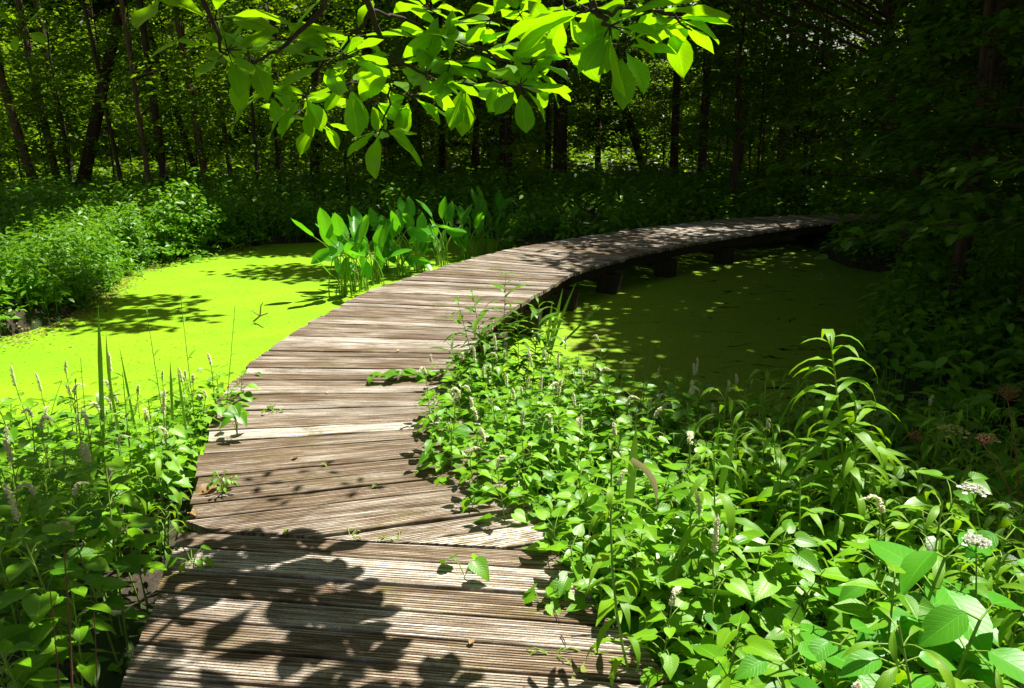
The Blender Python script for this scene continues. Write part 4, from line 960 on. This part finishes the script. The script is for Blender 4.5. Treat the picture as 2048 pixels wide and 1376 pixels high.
# ------------------------------------------------------------------ small things on and by the deck
def small_plant(uv, n, L, label, z=0.0, H=.1, m='lizard', kind='heart'):
    p = P(*uv, z); root = tag(empty('seedling', p), label, 'plant'); sb, lb = B(), B()
    for k in range(n):
        a = R.uniform(0, 6.28); e = np.array((math.cos(a)*R.uniform(.02, .07), math.sin(a)*R.uniform(.02, .07), H*R.uniform(.4, 1))); sb.add(*tube(bez((0, 0, -.04), (0, 0, e[2]*.7), e, 4), [.002]*4, 4))
        lb.add(*inst(tpl(kind, .25, .2, 2, .01, .1), e[None], np.array([(math.cos(a), math.sin(a), -.5)]), np.array([(R.normal(0, .2), -.3, 1)]), L*R.uniform(.7, 1.1), [R.random()]))
    lb.build('leaves', m, root); sb.build('stem', 'stem', root)
small_plant((475, 872), 6, .085, 'seedling with three pale heart leaves standing on the left deck edge', 0, .2)
small_plant((548, 826), 6, .04, 'tiny seedling growing between the deck boards', 0, .03)
small_plant((448, 985), 22, .035, 'clump of small leaves by the broken board end on the left', 0, .1, 'lizard', 'ovate')
small_plant((385, 1130), 7, .06, 'small seedling on the deck just below the joint at left', 0, .07, 'lizard', 'ovate')
small_plant((930, 1150), 3, .10, 'large ribbed heart leaf lying out over the deck boards', 0, .08)
small_plant((1080, 1205), 4, .08, 'pair of ribbed leaves lying on the boards at the deck right edge', 0, .03)
small_plant((700, 1070), 4, .02, 'tiny green tuft in the joint between the deck sections', 0, .01, 'scrap', 'ovate')
small_plant((795, 1080), 4, .03, 'small green leaves in the joint near the right bed', 0, .015, 'scrap', 'ovate')
small_plant((1105, 1310), 5, .05, 'grassy green leaves lying on the bottom boards', 0, .02, 'scrap', 'lance')
small_plant((1170, 1315), 2, .09, 'single smooth green leaf lying flat on the bottom boards', 0, .008, 'scrap', 'ovate')
for (u, v, L, m, lab) in ((643, 926, .03, 'scrap', 'yellow green leaf scrap on the sunlit boards'), (585, 918, .035, 'dead', 'curled pale dead leaf beside the yellow scrap'), (755, 968, .03, 'scrap', 'faded leaf scrap in the middle of the boards'),
                         (512, 746, .05, 'blade', 'narrow blade fallen at the left deck edge'), (650, 785, .02, 'dead', 'pale fleck on the boards near the overhanging sprig'), (573, 1058, .03, 'scrap', 'small green scrap by the joint'),
                         (437, 972, .10, 'dead', 'pale broken board splinter in the left leaf clump'), (392, 1030, .06, 'dead', 'white curled leaf at the left deck edge'), (940, 1288, .03, 'dead', 'crumpled brown leaf on the lowest boards'),
                         (800, 700, .03, 'dead', 'dead leaf on the boards near the sprig'), (1490, 455, .05, 'dead', 'dead leaf on the far shaded boards'), (865, 610, .03, 'dead', 'leaf fleck on the boards beside the arums')):
    p = P(u, v, .012); a = R.uniform(0, 6.28); b = B().add(*inst(tpl('ovate', .5, .3, 2, .05), np.zeros((1, 3)), np.array([(math.cos(a), math.sin(a), .05)]), np.array([(.1, -.1, 1)]), L*1.3, [R.random()]))
    o = b.build('fallen_leaf', m); o.location = p; tag(o, lab, 'fallen leaf')
for pts, r, lab in (([(508, 642), (520, 632), (536, 626)], .012, 'crooked dead twig sticking out of the duckweed'), ([(1105, 1215), (1112, 1228), (1119, 1243)], .0025, 'short dark twig on the boards by the right leaves'),
                    ([(1122, 1270), (1128, 1280), (1133, 1290)], .0025, 'short dark twig on the lowest boards')):
    w = pts[0][1] < 700; q = np.array([P(u, v, (WATER+.02+.07*i) if w else .006) for i, (u, v) in enumerate(pts)]); b = B().add(*tube(q-q[0], [r, r*.8, r*.5], 6))
    if w: b.add(*tube([q[1]-q[0], q[1]-q[0]+np.array((.02, 0, .12)), q[1]-q[0]+np.array((.05, 0, .16))], [r*.8, r*.6, r*.3], 5)); b.add(*tube([q[1]-q[0], q[1]-q[0]+np.array((-.10, 0, .07))], [r*.7, r*.3], 5))
    o = b.build('twig', 'dead' if w else 'twig_dark'); o.location = q[0]; tag(o, lab, 'twig')
# bare reddish canes, lower left
for k, (t_, b_, r) in enumerate((((128, 1100), (98, 1400), .004), ((100, 1180), (78, 1400), .003), ((188, 1225), (140, 1400), .0025))):
    tp, bs = PY(*t_, 1.75), PY(*b_, 1.72); bs[2] = float(terr(bs[0], bs[1]))
    o = B().add(*tube(bez(bs*0, (tp-bs)*.5+np.array((.02, 0, 0)), tp-bs, 8), np.linspace(r, r*.4, 8), 6)).build('bare_cane', 'redstem'); o.location = bs
    tag(o, ['thickest bare reddish cane at the lower left corner', 'thin bare cane left of the thickest one', 'bare cane curving right at the lower left'][k], 'cane')
# debris and lily pads on the right pond
for k, (u, v, r) in enumerate(((1235, 565, .12), (1270, 560, .1), (1400, 562, .12), (1325, 612, .05), (1175, 625, .14), (1210, 660, .12), (1160, 690, .16), (1190, 700, .12))):
    p = P(u, v, WATER+.006); n = 14; th = np.linspace(0, 2*math.pi, n, endpoint=False); rr = r*R.uniform(.6, 1.1, n)
    ring = np.stack([np.cos(th)*rr, np.sin(th)*rr*.8, R.normal(0, .002, n)], -1); inner = ring*.5+np.array((0, 0, .006)); core = inner*.15+np.array((0, 0, .006)); V = np.concatenate([ring, inner, core])
    F_ = [[j, (j+1) % n, n+(j+1) % n, n+j] for j in range(n)]+[[n+j, n+(j+1) % n, 2*n+(j+1) % n, 2*n+j] for j in range(n)]
    A = np.zeros_like(V); A[:, 2] = R.random(); o = B().add(V, F_, A).build('floating_weed_clump', 'scrap'); o.location = p
    tag(o, ['pale floating weed clump nearest the boardwalk posts', 'second pale clump by the boardwalk posts', 'pale weed clump right of centre under the far deck', 'tiny pale fleck in mid pond', 'weed clump beside the tuft of blades', 'weed clump right of the willow sprigs', 'weed clump at the near pond edge by the bed', 'weed clump next to the nearest one by the bed'][k], 'weed clump')

# litter and broken weed along the margins
def litter(name, poly, n, w0, w1, m, label, ls):
    seg = np.r_[0, np.cumsum(np.linalg.norm(np.diff(poly, axis=0), axis=1))]; q = R.uniform(0, seg[-1], n); p = np.stack([np.interp(q, seg, poly[:, j]) for j in (0, 1)], -1)
    p += np.abs(R.normal(0, w1, n))[:, None]*np.array(w0)+R.normal(0, .12, (n, 2)); z = np.maximum(terr(p[:, 0], p[:, 1]), WATER)+.012
    a = R.uniform(0, 6.28, n); b = B(); b.add(*inst(tpl('ovate', .4, .3, 1), np.concatenate([p, z[:, None]], 1), np.stack([np.cos(a), np.sin(a), R.normal(0, .15, n)], -1), np.array((0, 0, 1))+crand(n, .35), R.uniform(.4, 1.3, n)*ls, R.random(n)))
    tag(b.build(name, m), label, 'litter', kind='stuff')
LS = np.array(left_shore)[:9, :2]
litter('shore_litter', LS, 1500, (.45, -.9), .28, 'dead', 'brown leaf litter along the left edge of the duckweed', .035)
litter('shore_weed', LS, 1900, (.45, -.9), .35, 'scrap', 'loose green weed along the left edge of the duckweed', .04)
RB = np.array([(-.1, 5.75), (.4, 5.5), (.8, 5.0), (1.6, 4.6), (2.6, 4.7)])
litter('pond_litter', RB, 700, (.2, .9), .5, 'twig_dark', 'dark debris floating at the near edge of the right pond', .05)
litter('pond_weed', RB, 900, (.1, .9), .7, 'scrap', 'pale weed floating at the near edge of the right pond', .035)
for k in range(26):
    sd = k % 2; p = R.uniform(*( ((-3.4, 1.9), (-1.9, 4.1)) if sd else ((.5, 2.1), (2.1, 4.2)) )); z0 = float(terr(p[0], p[1])); h = R.uniform(.55, .85); d = R.normal(0, .12, 2)
    o = B().add(*tube(bez((0, 0, 0), (d[0]*.2, d[1]*.2, h*.6), (d[0], d[1], h), 8), np.linspace(.003, .0012, 8), 5)).build('dry_cane', 'twig'); o.location = (p[0], p[1], z0)
    tag(o, f"thin dry pale cane standing among the plants of the {'left' if sd else 'right'} bed", 'cane', f"dry canes in the {'left' if sd else 'right'} bed")
